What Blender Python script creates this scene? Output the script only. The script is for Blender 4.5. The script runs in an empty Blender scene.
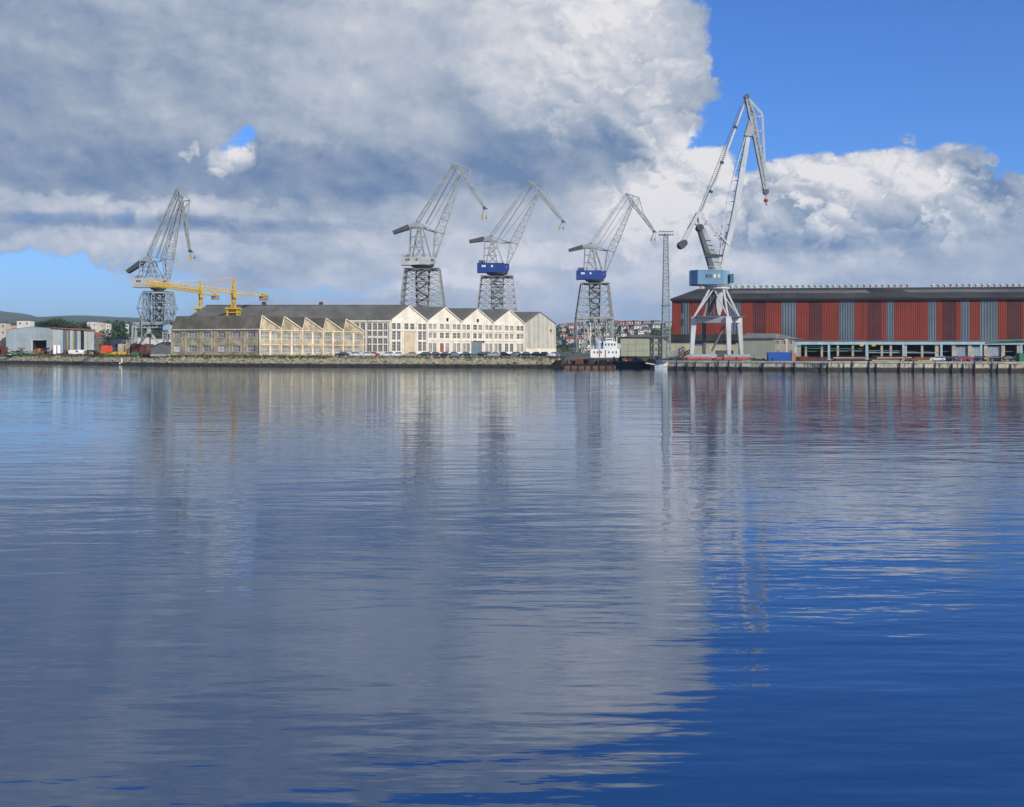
import bpy, math, random
from mathutils import Vector, Matrix, noise as mnoise
R = random.Random(7)
SC = bpy.context.scene
COL = SC.collection
F = 1100.0          # focal length in pixels
CX, HZ = 512.0, 349.0
EYE = 6.0

# ------------------------------------------------------------------ camera
cam_d = bpy.data.cameras.new("camera")
cam = bpy.data.objects.new("camera", cam_d)
COL.objects.link(cam)
cam_d.sensor_width = 36.0
cam_d.lens = 36.0 * F / 1024.0
cam_d.shift_y = -(403.5 - HZ) / 1024.0
cam_d.clip_start = 0.5
cam_d.clip_end = 30000.0
cam.location = (0, 0, EYE)
cam.rotation_euler = (math.radians(90), 0, 0)
SC.camera = cam

# ------------------------------------------------------------------ view
SC.view_settings.view_transform = 'Standard'
SC.view_settings.look = 'None'
SC.view_settings.exposure = 0.08
SC.view_settings.gamma = 1.0
SC.view_settings.use_curve_mapping = False
SC.cycles.use_denoising = True
SC.cycles.denoiser = 'OPENIMAGEDENOISE'
SC.cycles.max_bounces = 6
SC.cycles.volume_bounces = 0
SC.cycles.sample_clamp_indirect = 6.0

# ------------------------------------------------------------------ sun
SUN_AZ = math.radians(133)      # compass style: 0 = +Y (away from camera), 90 = +X
SUN_EL = math.radians(27)
sd = Vector((math.sin(SUN_AZ) * math.cos(SUN_EL), math.cos(SUN_AZ) * math.cos(SUN_EL), math.sin(SUN_EL)))
sun_l = bpy.data.lights.new("sun", 'SUN')
sun_l.energy = 4.6
sun_l.angle = math.radians(0.53)
sun_l.color = (1.0, 0.93, 0.82)
sun = bpy.data.objects.new("sun", sun_l)
COL.objects.link(sun)
sun.rotation_euler = (-sd).to_track_quat('-Z', 'Y').to_euler()
sun.location = (60, -60, 120)


# ------------------------------------------------------------------ node helper
class NT:
    def __init__(s, tree):
        s.t = tree; s.n = tree.nodes; s.l = tree.links
    def new(s, typ, **kw):
        nd = s.n.new(typ)
        for k, v in kw.items(): setattr(nd, k, v)
        return nd
    def put(s, sock, v):
        if hasattr(v, 'is_output') or isinstance(v, bpy.types.NodeSocket): s.l.new(v, sock)
        elif v is not None:
            sock.default_value = v
    def m(s, op, a, b=None, c=None, clamp=False):
        nd = s.new('ShaderNodeMath', operation=op, use_clamp=clamp)
        s.put(nd.inputs[0], a)
        if b is not None: s.put(nd.inputs[1], b)
        if c is not None: s.put(nd.inputs[2], c)
        return nd.outputs[0]
    def noise(s, vec, scale, detail=6, rough=0.55, dist=0.0, lac=2.0):
        nd = s.new('ShaderNodeTexNoise')
        nd.noise_dimensions = '3D'
        s.put(nd.inputs['Vector'], vec)
        nd.inputs['Scale'].default_value = scale
        nd.inputs['Detail'].default_value = detail
        nd.inputs['Roughness'].default_value = rough
        nd.inputs['Lacunarity'].default_value = lac
        nd.inputs['Distortion'].default_value = dist
        return nd.outputs[0]
    def mix(s, f, a, b, typ='RGBA', blend='MIX'):
        nd = s.new('ShaderNodeMix', data_type=typ)
        if typ == 'RGBA':
            nd.blend_type = blend
            s.put(nd.inputs[0], f)
            s.put(nd.inputs[6], a if not isinstance(a, tuple) else (*a[:3], 1))
            s.put(nd.inputs[7], b if not isinstance(b, tuple) else (*b[:3], 1))
            return nd.outputs[2]
        s.put(nd.inputs[0], f); s.put(nd.inputs[2], a); s.put(nd.inputs[3], b)
        return nd.outputs[0]
    def ss(s, x, e0, e1):
        nd = s.new('ShaderNodeMapRange', interpolation_type='SMOOTHSTEP')
        s.put(nd.inputs[0], x)
        nd.inputs[1].default_value = e0; nd.inputs[2].default_value = e1
        nd.inputs[3].default_value = 0; nd.inputs[4].default_value = 1
        return nd.outputs[0]
    def mapping(s, vec, scale=(1, 1, 1), loc=(0, 0, 0), rot=(0, 0, 0)):
        nd = s.new('ShaderNodeMapping')
        s.put(nd.inputs[0], vec)
        nd.inputs['Location'].default_value = loc
        nd.inputs['Rotation'].default_value = rot
        nd.inputs['Scale'].default_value = scale
        return nd.outputs[0]

# ------------------------------------------------------------------ world: Nishita sky with a cloud layer laid out by compass direction
world = bpy.data.worlds.new("World")
SC.world = world
world.use_nodes = True
W = NT(world.node_tree)
W.n.clear()
sky = W.new('ShaderNodeTexSky', sky_type='NISHITA')
sky.sun_disc = False
sky.sun_elevation = SUN_EL
sky.sun_rotation = SUN_AZ
sky.air_density = 1.0
sky.dust_density = 0.6
sky.ozone_density = 3.0
tc = W.new('ShaderNodeTexCoord')
DIR = tc.outputs['Generated']
sep = W.new('ShaderNodeSeparateXYZ'); W.put(sep.inputs[0], DIR)
dx, dy, dz = sep.outputs
AZ = W.m('MULTIPLY', W.m('ARCTAN2', dx, dy), 57.2958)
EL = W.m('MULTIPLY', W.m('ARCSINE', dz), 57.2958)
dvec = W.mapping(DIR, scale=(1, 1, 1.55))
n_big = W.noise(dvec, 5.0, 7, 0.555, 0.0)
n_fine = W.noise(W.mapping(DIR, scale=(1, 1, 1.25), loc=(3, 1, 2)), 21.0, 5, 0.62, 0.0)
# the same noise a little towards the sun: its difference is the relief light
n_big_s = W.noise(W.mapping(DIR, scale=(1, 1, 1.55), loc=(0.011, -0.002, 0.014)), 5.0, 7, 0.555, 0.0)
def vor(loc):
    nd = W.new('ShaderNodeTexVoronoi'); nd.voronoi_dimensions = '3D'; nd.feature = 'F1'
    q = W.new('ShaderNodeVectorMath', operation='ADD')
    W.put(q.inputs[0], W.mapping(DIR, scale=(1, 1, 1.25), loc=loc))
    k = W.new('ShaderNodeVectorMath', operation='SCALE'); W.put(k.inputs[0], NCOL); k.inputs['Scale'].default_value = 0.13
    W.put(q.inputs[1], k.outputs[0])
    W.put(nd.inputs['Vector'], q.outputs[0])
    nd.inputs['Scale'].default_value = 15.0; nd.inputs['Detail'].default_value = 2.0; nd.inputs['Roughness'].default_value = 0.55
    nd.normalize = True
    return nd.outputs['Distance']
cmb = W.new('ShaderNodeCombineXYZ')
W.put(cmb.inputs[0], n_fine); W.put(cmb.inputs[1], n_big); W.put(cmb.inputs[2], W.m('SUBTRACT', n_big, n_fine))
NCOL = cmb.outputs[0]
v0 = vor((0, 0, 0)); v1 = vor((0.006, -0.001, 0.009))
pf = W.m('SUBTRACT', 0.34, v0)           # positive in the heart of a puff
# warp of the blob coordinates by noise, so outlines are ragged
nb = W.m('SUBTRACT', n_big, 0.5)
nf = W.m('SUBTRACT', n_fine, 0.5)
A_ = W.m('ADD', AZ, W.m('ADD', W.m('MULTIPLY', nb, 8.0), W.m('MULTIPLY', nf, 3.0)))
E_ = W.m('ADD', EL, W.m('ADD', W.m('MULTIPLY', nb, -2.5), W.m('MULTIPLY', nf, 3.6)))

def dg(px, py):
    return (math.degrees(math.atan2(px - CX, F)), math.degrees(math.atan2(HZ - py, math.hypot(F, px - CX))))
def comb(x, y):
    nd = W.new('ShaderNodeCombineXYZ'); W.put(nd.inputs[0], x); W.put(nd.inputs[1], y); return nd.outputs[0]
PW = comb(A_, E_)          # ragged coordinates
PS = comb(AZ, EL)          # smooth coordinates
def blob(px, py, rx, ry, wgt, p=2, smooth=False, floor=0.0):
    return (px, py, rx, ry, wgt, p, smooth, floor)
def bq(bl):
    px, py, rx, ry, wgt, p, smooth, floor = bl
    az, el = dg(px, py); k = 57.2958 / F
    nd = W.new('ShaderNodeVectorMath', operation='MULTIPLY_ADD')
    W.put(nd.inputs[0], PS if smooth else PW)
    nd.inputs[1].default_value = (1 / (rx * k), 1 / (ry * k), 0)
    nd.inputs[2].default_value = (-az / (rx * k), -el / (ry * k), 0)
    o = nd.outputs[0]
    if p > 2:
        n2 = W.new('ShaderNodeVectorMath', operation='MULTIPLY'); W.put(n2.inputs[0], o); W.put(n2.inputs[1], o); o = n2.outputs[0]
    n3 = W.new('ShaderNodeVectorMath', operation='DOT_PRODUCT'); W.put(n3.inputs[0], o); W.put(n3.inputs[1], o)
    return W.m('SUBTRACT', 1.0, n3.outputs['Value'])
def vmax(bls):
    o = None
    for bl in bls:
        v = W.m('MAXIMUM', bq(bl), -0.9)
        o = v if o is None else W.m('SMOOTH_MAX', o, v, 0.25)
    return o
def vsum(bls):
    o = 0.0
    for bl in bls: o = W.m('MULTIPLY_ADD', W.m('MAXIMUM', bq(bl), 0.0), bl[4], o)
    return o

cov = vmax([
    blob(215, 50, 458, 148, 1.0, 4),        # the big grey sheet
    blob(588, 76, 124, 98, 1.0, 3),
    blob(100, 203, 230, 20, 0.9, 2),        # bands at the left
    blob(120, 238, 270, 24, 0.9, 2),
    blob(430, 252, 300, 72, 0.9, 3),        # broken cloud in the middle
    blob(615, 160, 70, 40, .8, 2), blob(490, 296, 260, 40, .75, 2), blob(250, 300, 120, 14, .5, 2),
    blob(672, 205, 66, 82, 1.0, 2),
    blob(808, 208, 72, 54, 1.0, 2), blob(885, 200, 72, 54, 1.0, 2), blob(945, 198, 48, 50, 1.0, 2), blob(860, 232, 170, 50, 1.0, 4),
    blob(800, 262, 330, 36, .8, 3),        # cumulus bank at the right
    blob(1010, 250, 260, 50, 0.9, 4),
])
cut = vsum([blob(60, 290, 190, 36, -0.9, 2), blob(240, 139, 20, 12, -1.2, 2), blob(330, 287, 120, 18, -.7, 2), blob(600, 296, 60, 16, -.6, 2), blob(238, 158, 16, 14, .9, 2),
            blob(690, 130, 24, 34, -.6, 2)])
# outside the picture: scattered broken cloud by noise, the same all round
inside = W.ss(W.m('ABSOLUTE', AZ), 40.0, 27.0)
lowel = W.ss(EL, 31.0, 22.0)
n_out = W.m('MULTIPLY', W.m('SUBTRACT', W.noise(W.mapping(DIR, scale=(1, 1, 1.6), loc=(2, 9, 4)), 2.6, 3, 0.5), 0.53), 6.0)
base = W.mix(W.m('MULTIPLY', inside, lowel), n_out, W.m('ADD', cov, cut), 'FLOAT')
dens = W.m('ADD', W.m('MULTIPLY_ADD', pf, 1.3, base), W.m('ADD', W.m('MULTIPLY', W.m('SUBTRACT', n_big, 0.5), 1.3), W.m('MULTIPLY', W.m('SUBTRACT', n_fine, 0.5), 1.1)))
cum = W.m('MINIMUM', vsum([blob(700, 190, 110, 90, 1.3), blob(860, 195, 220, 70, 1.3), blob(620, 60, 120, 110, .55), blob(110, 222, 240, 36, .25), blob(236, 157, 26, 20, 1.0)]), 1.0)
cum = W.m('MULTIPLY_ADD', cum, 0.85, 0.15)
softf = W.m('MINIMUM', vsum([blob(120, 265, 330, 60, 1.3), blob(430, 300, 380, 45, 1.2), blob(240, 146, 40, 34, 1.3)]), 1.0)
mask = W.mix(softf, W.ss(dens, 0.0, 0.25), W.ss(dens, -0.40, 0.75), 'FLOAT')
# brightness of the cloud: lit tops and grey undersides
relief = W.m('ADD', W.m('MULTIPLY', W.m('SUBTRACT', n_big, n_big_s), 1.6), W.m('MULTIPLY', W.m('MULTIPLY', W.m('SUBTRACT', v1, v0), cum), 3.2))
relief = W.m('ADD', relief, W.m('MULTIPLY', W.m('MULTIPLY', pf, cum), 0.9))
O = dict(smooth=True)
lum = vsum([
    blob(300, 60, 330, 110, 0.10, **O), blob(590, 40, 150, 100, 0.48), blob(350, 40, 120, 70, 0.16), blob(640, 150, 60, 50, 0.15),
    blob(540, 155, 110, 50, -0.22), blob(250, 172, 330, 30, -0.26), blob(170, 223, 220, 9, -0.32, **O), blob(400, 205, 130, 20, -0.2),
    blob(110, 203, 190, 15, 0.36), blob(90, 243, 190, 15, 0.36), blob(236, 157, 22, 18, 0.7), blob(193, 155, 9, 9, .5),
    blob(690, 190, 65, 65, 0.60), blob(800, 185, 70, 45, 0.42), blob(890, 180, 90, 45, .5), blob(640, 215, 50, 45, 0.25),
    blob(810, 242, 170, 12, -0.34, **O), blob(790, 272, 150, 14, 0.22), blob(950, 250, 110, 40, -0.12),
    blob(430, -25, 190, 34, .30), blob(20, 45, 90, 70, -0.08), blob(430, 205, 90, 14, .18), blob(490, 265, 360, 80, .30), blob(850, 265, 220, 40, .16), blob(560, 262, 70, 16, .28), blob(455, 292, 130, 13, .30), blob(300, 272, 60, 16, .22), blob(640, 290, 60, 14, .25), blob(980, 215, 50, 20, .2), blob(370, 240, 60, 12, .2), blob(420, 275, 140, 30, 0.10)])
LUM = W.m('ADD', W.m('ADD', lum, 0.34), W.m('ADD', relief, W.m('MULTIPLY_ADD', nb, 0.62, W.m('MULTIPLY', nf, 0.2))))
ramp = W.new('ShaderNodeValToRGB')
W.put(ramp.inputs[0], LUM)
cr = ramp.color_ramp
cr.elements[0].position = 0.0; cr.elements[0].color = (0.145, 0.225, 0.39, 1)
cr.elements[1].position = 1.0; cr.elements[1].color = (0.76, 0.75, 0.77, 1)
e_ = cr.elements.new(0.32); e_.color = (0.285, 0.355, 0.47, 1)
e_ = cr.elements.new(0.66); e_.color = (0.49, 0.53, 0.61, 1)
# thin haze towards the horizon
hz = W.ss(EL, 9.5, -1.0)
SKY_S = 0.10
skyc = W.mix(1.0, sky.outputs[0], (SKY_S * 0.50, SKY_S * 0.86, SKY_S * 1.52), 'RGBA', 'MULTIPLY')
col = W.mix(mask, skyc, ramp.outputs[0])
col = W.mix(W.m('MULTIPLY', hz, 0.55), col, (0.35, 0.46, 0.68))
bg = W.new('ShaderNodeBackground')
W.put(bg.inputs[0], col)
bg.inputs[1].default_value = 1.0
out = W.new('ShaderNodeOutputWorld')
W.l.new(bg.outputs[0], out.inputs[0])
world.cycles.sampling_method = 'MANUAL'
world.cycles.sample_map_resolution = 1024

# ------------------------------------------------------------------ helpers
def ray(px, d):                       # plan position of picture column px at distance d
    return (px - CX) / F * d
def zat(py, d):
    return EYE + (HZ - py) * d / F
def P3(px, py, d):
    return Vector((ray(px, d), d, zat(py, d)))

MATS = {}
def mat(name, color, rough=0.7, var=0.25, scale=0.6, streak=0.0, color2=None, metal=0.0, bump=0.0, bscale=8.0, spec=0.4, stripes=None):
    """base colour with patchy variation, vertical streaks and fine relief"""
    if name in MATS: return MATS[name]
    m = bpy.data.materials.new(name)
    m.use_nodes = True
    N = NT(m.node_tree)
    b = N.n['Principled BSDF']
    co = N.new('ShaderNodeTexCoord').outputs['Object']
    n1 = N.noise(co, scale, 5, 0.6)
    f = N.m('MULTIPLY', N.ss(n1, 0.3, 0.7), 1.0)
    c2 = color2 or tuple(c * (1 - var) for c in color)
    c1 = color if color2 else tuple(min(1, c * (1 + var * 0.5)) for c in color)
    c = N.mix(f, c1, c2)
    if streak:
        n2 = N.noise(N.mapping(co, scale=(1.6, 1.6, 0.06)), 1.3, 4, 0.6)
        c = N.mix(N.m('MULTIPLY', N.ss(n2, 0.45, 0.75), streak), c, tuple(x * 0.35 for x in color))
    if stripes:
        pitch, amt = stripes
        sx = N.new('ShaderNodeSeparateXYZ'); N.put(sx.inputs[0], co)
        n3 = N.noise(N.mapping(co, scale=(1.0 / pitch, 1.0 / pitch, 0.003)), 1.0, 1, 0.5)
        c = N.mix(N.m('MULTIPLY', N.ss(n3, 0.4, 0.62), amt), c, tuple(x * 0.6 for x in color))
    rnd = N.new('ShaderNodeObjectInfo').outputs['Random']
    c = N.mix(N.m('MULTIPLY', rnd, 0.22), c, tuple(x * 0.45 for x in color))
    N.put(b.inputs['Base Color'], c)
    b.inputs['Roughness'].default_value = rough
    b.inputs['Metallic'].default_value = metal
    b.inputs['Specular IOR Level'].default_value = spec
    if bump:
        bp = N.new('ShaderNodeBump')
        bp.inputs['Strength'].default_value = bump
        bp.inputs['Distance'].default_value = 0.1
        N.put(bp.inputs['Height'], N.noise(co, bscale, 4, 0.6))
        N.put(b.inputs['Normal'], bp.outputs[0])
    MATS[name] = m
    return m

class MB:
    """collects shapes (world coordinates) and links them as ONE mesh object"""
    def __init__(s): s.v = []; s.f = []
    def add(s, vs, fs):
        o = len(s.v)
        s.v += [tuple(v) for v in vs]
        s.f += [tuple(i + o for i in f) for f in fs]
    def box(s, c, size, rz=0.0, m=None):
        x, y, z = (k / 2 for k in size)
        vs = [Vector((i * x, j * y, k * z)) for i in (-1, 1) for j in (-1, 1) for k in (-1, 1)]
        if rz:
            r = Matrix.Rotation(rz, 3, 'Z'); vs = [r @ v for v in vs]
        if m: vs = [m @ v for v in vs]
        c = Vector(c)
        s.add([v + c for v in vs], [(0, 1, 3, 2), (4, 6, 7, 5), (0, 4, 5, 1), (2, 3, 7, 6), (0, 2, 6, 4), (1, 5, 7, 3)])
    def bar(s, p, q, w, h=None, up=Vector((0, 1, 0)), w2=None, h2=None):
        """rectangular bar from p to q; w across, h along up"""
        p = Vector(p); q = Vector(q); h = h or w; w2 = w2 or w; h2 = h2 or h
        d = (q - p)
        if d.length < 1e-6: return
        d.normalize()
        u = up - d * up.dot(d)
        if u.length < 1e-3:
            u = Vector((1, 0, 0)) - d * d.x
        u.normalize(); r = d.cross(u)
        vs = []
        for c, a, b in ((p, w, h), (q, w2, h2)):
            vs += [c + r * (i * a / 2) + u * (j * b / 2) for i, j in ((-1, -1), (1, -1), (1, 1), (-1, 1))]
        s.add(vs, [(3, 2, 1, 0), (4, 5, 6, 7), (0, 1, 5, 4), (1, 2, 6, 5), (2, 3, 7, 6), (3, 0, 4, 7)])
    def tube(s, p, q, r, r2=None, n=8):
        p = Vector(p); q = Vector(q); r2 = r if r2 is None else r2
        d = (q - p).normalized()
        a = d.orthogonal().normalized(); b = d.cross(a)
        vs = []
        for c, rr in ((p, r), (q, r2)):
            vs += [c + a * (math.cos(t) * rr) + b * (math.sin(t) * rr) for t in (2 * math.pi * k / n for k in range(n))]
        fs = [(k, (k + 1) % n, n + (k + 1) % n, n + k) for k in range(n)]
        fs += [tuple(reversed(range(n))), tuple(range(n, 2 * n))]
        s.add(vs, fs)
    def poly(s, pts): s.add(pts, [tuple(range(len(pts)))])
    def prism(s, pts, off):
        """closed outline pts extruded by the vector off"""
        off = Vector(off); n = len(pts)
        s.add([Vector(p) for p in pts] + [Vector(p) + off for p in pts],
              [tuple(reversed(range(n))), tuple(range(n, 2 * n))] + [(k, (k + 1) % n, n + (k + 1) % n, n + k) for k in range(n)])
    def build(s, name, material, parent=None, kind=None, label=None):
        me = bpy.data.meshes.new(name)
        o = Vector((0, 0, 0))
        if parent is not None: o = ORG.get(parent.name, Vector((0, 0, 0)))
        me.from_pydata([(v[0] - o.x, v[1] - o.y, v[2] - o.z) for v in s.v], [], s.f)
        me.materials.append(material)
        ob = bpy.data.objects.new(name, me)
        COL.objects.link(ob)
        if parent is not None:
            ob.parent = parent; ORG[ob.name] = o
        if kind: ob['kind'] = kind
        if label: ob['label'] = label
        return ob
ORG = {}
def thing(name, loc, label, cat, group=None):
    o = bpy.data.objects.new(name, None)
    COL.objects.link(o)
    o.empty_display_size = 0.5
    o.location = loc
    ORG[o.name] = Vector(loc)
    o['label'] = label; o['category'] = cat
    if group: o['group'] = group
    return o
def tag(o, label, cat, group=None):
    o['label'] = label; o['category'] = cat
    if group: o['group'] = group
    return o
def solo(mb, name, material, loc, label, cat, group=None):
    """a thing that is one mesh, its origin at its base"""
    l = Vector(loc)
    me = bpy.data.meshes.new(name)
    me.from_pydata([(v[0] - l.x, v[1] - l.y, v[2] - l.z) for v in mb.v], [], mb.f)
    me.materials.append(material)
    o = bpy.data.objects.new(name, me); COL.objects.link(o); o.location = l
    return tag(o, label, cat, group)
def copy_tree(o, loc=None, rz=None, parent=None):
    c = o.copy(); COL.objects.link(c)
    if parent is not None: c.parent = parent
    if loc is not None: c.location = loc
    if rz is not None: c.rotation_euler = (0, 0, rz)
    for ch in list(o.children): copy_tree(ch, parent=c)
    return c
def truss(mb, A, B, hA, hB, wA, wB, n, t, tb=None, side=None):
    """box lattice girder from A to B in the XZ plane; h = height in the plane, w = depth along Y"""
    A = Vector(A); B = Vector(B); tb = tb or t * 0.6
    d = (B - A).normalized()
    u = Vector((-d.z, 0, d.x)) if side is None else side
    Y = Vector((0, 1, 0))
    def c(k, i, j):
        f = k / n
        p = A.lerp(B, f); h = hA + (hB - hA) * f; w = wA + (wB - wA) * f
        return p + u * (i * h / 2) + Y * (j * w / 2)
    cs = [(-1, -1), (1, -1), (1, 1), (-1, 1)]
    for i, j in cs: mb.bar(c(0, i, j), c(n, i, j), t)
    for k in range(n + 1):
        for a in range(4):
            mb.bar(c(k, *cs[a]), c(k, *cs[(a + 1) % 4]), tb)
            if k < n:
                p, q = (cs[a], cs[(a + 1) % 4]) if k % 2 == 0 else (cs[(a + 1) % 4], cs[a])
                mb.bar(c(k, *p), c(k + 1, *q), tb)

# ------------------------------------------------------------------ water
def build_water():
    m = bpy.data.materials.new("harbour_water"); m.use_nodes = True
    N = NT(m.node_tree); N.n.clear()
    co = N.new('ShaderNodeTexCoord').outputs['Object']
    # patches of calm and of ruffled water
    patch = N.ss(N.noise(N.mapping(co, scale=(0.5, 1, 1)), 0.028, 3, 0.5), 0.34, 0.66)
    swell = N.noise(N.mapping(co, scale=(0.45, 1, 1), rot=(0, 0, 0.10)), 0.20, 2, 0.5)
    mid = N.noise(N.mapping(co, scale=(0.30, 1, 1), rot=(0, 0, -0.05)), 0.85, 2, 0.5)
    rip = N.noise(N.mapping(co, scale=(0.30, 1, 1), rot=(0, 0, 0.04)), 3.2, 2, 0.5)
    h = N.m('ADD', N.m('MULTIPLY', swell, WATER[0]), N.m('MULTIPLY', mid, WATER[1]))
    h = N.m('ADD', h, N.m('MULTIPLY', rip, N.m('MULTIPLY', N.m('ADD', patch, 0.25), WATER[2])))
    bp = N.new('ShaderNodeBump')
    bp.inputs['Strength'].default_value = 1.0
    bp.inputs['Distance'].default_value = 1.0
    N.put(bp.inputs['Height'], h)
    gl = N.new('ShaderNodeBsdfGlossy'); gl.inputs['Color'].default_value = (0.92, 0.97, 1.0, 1)
    gl.inputs['Roughness'].default_value = 0.02
    N.put(gl.inputs['Normal'], bp.outputs[0])
    df = N.new('ShaderNodeBsdfDiffuse'); df.inputs['Color'].default_value = (0.002, 0.024, 0.085, 1)
    fr = N.new('ShaderNodeFresnel'); fr.inputs['IOR'].default_value = WATER[3]
    N.put(fr.inputs['Normal'], bp.outputs[0])
    mx = N.new('ShaderNodeMixShader')
    N.put(mx.inputs[0], fr.outputs[0]); N.l.new(df.outputs[0], mx.inputs[1]); N.l.new(gl.outputs[0], mx.inputs[2])
    o = N.new('ShaderNodeOutputMaterial'); N.l.new(mx.outputs[0], o.inputs[0])
    mb = MB()
    mb.poly([(-7000, -600, 0), (7000, -600, 0), (7000, 7500, 0), (-7000, 7500, 0)])
    mb.build('water', m, kind='structure')
WATER = (0.070, 0.034, 0.0105, 2.5)
build_water()

# ------------------------------------------------------------------ materials of the place
M_CONC = mat('quay_concrete', (0.36, 0.34, 0.27), 0.85, 0.35, 0.35, streak=0.75, bump=0.4)
M_GROUND = mat('yard_asphalt', (0.09, 0.088, 0.08), 0.95, 0.4, 0.05)
M_GRASS = mat('shore_grass', (0.055, 0.075, 0.025), 0.95, 0.5, 0.5)
M_STONE = mat('shore_stone', (0.30, 0.27, 0.19), 0.9, 0.5, 0.7, bump=0.4)
M_WET = mat('wet_stone', (0.035, 0.034, 0.026), 0.6, 0.5, 0.7)
M_CREAM = mat('cream_render', (0.72, 0.66, 0.54), 0.85, 0.20, 0.30, streak=0.28)
M_CREAM2 = mat('cream_pilaster', (0.72, 0.66, 0.54), 0.85, 0.12, 0.5)
M_TAN = mat('tan_render', (0.50, 0.41, 0.28), 0.85, 0.2, 0.3, streak=0.2)
M_OLD = mat('weathered_concrete', (0.44, 0.37, 0.24), 0.9, 0.5, 0.35, streak=0.5, bump=0.3)
M_OLDP = mat('weathered_pilaster', (0.74, 0.62, 0.44), 0.9, 0.35, 0.5, streak=0.2)
M_GREYG = mat('grey_gable_render', (0.47, 0.45, 0.38), 0.9, 0.15, 0.25, streak=0.30, stripes=(2.2, 0.35))
M_ROOF = mat('fibre_cement_roof', (0.145, 0.142, 0.125), 0.95, 0.30, 0.15, stripes=(1.4, 0.25), spec=0.15)
M_ROOF2 = mat('old_sheet_roof', (0.15, 0.138, 0.108), 0.95, 0.35, 0.2, stripes=(1.2, 0.4), spec=0.15)
M_GLASS = mat('window_glass', (0.10, 0.115, 0.12), 0.12, 0.4, 0.25, spec=0.6)
M_GLASS2 = mat('dusty_window_glass', (0.27, 0.275, 0.26), 0.35, 0.5, 0.35, spec=0.5)
M_FRAME = mat('window_frame_white', (0.62, 0.58, 0.50), 0.7, 0.15, 0.6)
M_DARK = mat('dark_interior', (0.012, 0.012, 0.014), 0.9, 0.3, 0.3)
M_RUST = mat('rusty_steel', (0.13, 0.045, 0.025), 0.85, 0.5, 0.6)
M_RED = mat('red_sheet', (0.26, 0.038, 0.018), 0.8, 0.30, 0.14, streak=0.6, color2=(0.19, 0.034, 0.016))
M_RED2 = mat('dark_red_sheet', (0.095, 0.022, 0.020), 0.75, 0.3, 0.12, streak=0.3)
M_BLUEG = mat('blue_grey_sheet', (0.105, 0.140, 0.165), 0.6, 0.22, 0.12, streak=0.35)
M_TRIM = mat('pale_blue_steel', (0.30, 0.42, 0.47), 0.5, 0.2, 0.4)
M_STEEL = mat('grey_painted_steel', (0.34, 0.36, 0.35), 0.55, 0.2, 0.3)
M_PALE = mat('pale_painted_steel', (0.56, 0.57, 0.56), 0.5, 0.2, 0.25)
M_TRUNK = mat('tree_bark', (0.07, 0.05, 0.03), 0.9, 0.3, 2)
M_LEAF = mat('tree_leaves', (0.050, 0.085, 0.025), 0.9, 0.5, 0.15, color2=(0.025, 0.055, 0.02))
M_LEAF2 = mat('dark_tree_leaves', (0.028, 0.058, 0.022), 0.9, 0.4, 0.2, color2=(0.05, 0.085, 0.03))
M_YEL = mat('yellow_paint', (0.62, 0.40, 0.03), 0.55, 0.25, 0.4)
M_ORANGE = mat('orange_red_paint', (0.72, 0.085, 0.02), 0.55, 0.25, 0.4)
M_WHITE = mat('white_paint', (0.80, 0.79, 0.75), 0.5, 0.12, 0.4)
M_BLUE = mat('container_blue', (0.015, 0.09, 0.36), 0.5, 0.2, 0.4)
M_TYRE = mat('black_rubber', (0.02, 0.02, 0.02), 0.8, 0.2, 2)
M_GREEN = mat('green_paint', (0.03, 0.19, 0.09), 0.6, 0.25, 0.4)

# ------------------------------------------------------------------ land
def plan(pts): return [Vector((ray(px, d), d, 0)) for px, d in pts]
# top edge of the bank at the left, then of the quay at the right
BANK = [Vector((-2600, 620, 0)), Vector((-700, 560, 0))] + plan([(-120, 505), (0, 484), (60, 456), (120, 424), (180, 398), (262, 383), (350, 375), (440, 368), (545, 357), (562, 353)])
QUAY = plan([(657, 324), (720, 315), (800, 305.5), (1024, 290), (1180, 280)]) + [Vector((420, 262, 0)), Vector((2600, 240, 0))]
ZL, ZR = 3.4, 2.6
mb = MB()
LT = BANK + [Vector((ray(566, 400), 400, 0)), Vector((35.5, 402, 0)), Vector((35.5, 6500, 0)), Vector((-6000, 6500, 0)), Vector((-6000, 650, 0))]
mb.prism([Vector((p.x, p.y, -3)) for p in LT], (0, 0, 3 + ZL))
mb.build('ground', M_GROUND, kind='structure')
mb = MB()
RT = [Vector((35.6, 402, 0)), Vector((ray(650, 402), 402, 0))] + QUAY + [Vector((6000, 240, 0)), Vector((6000, 6500, 0)), Vector((35.6, 6500, 0))]
mb.prism([Vector((p.x, p.y, -3)) for p in RT], (0, 0, 3 + ZR))
quay = mb.build('quay', M_GROUND, kind='structure')

def along(path, step, jitter=0.0):
    """points and unit tangents every step metres along a polyline"""
    out = []; rest = 0.0
    for a, b in zip(path, path[1:]):
        L = (b - a).length; t = (b - a) / L; s_ = rest
        while s_ < L:
            out.append((a + t * (s_ + R.uniform(-jitter, jitter)), t)); s_ += step
        rest = s_ - L
    return out

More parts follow.
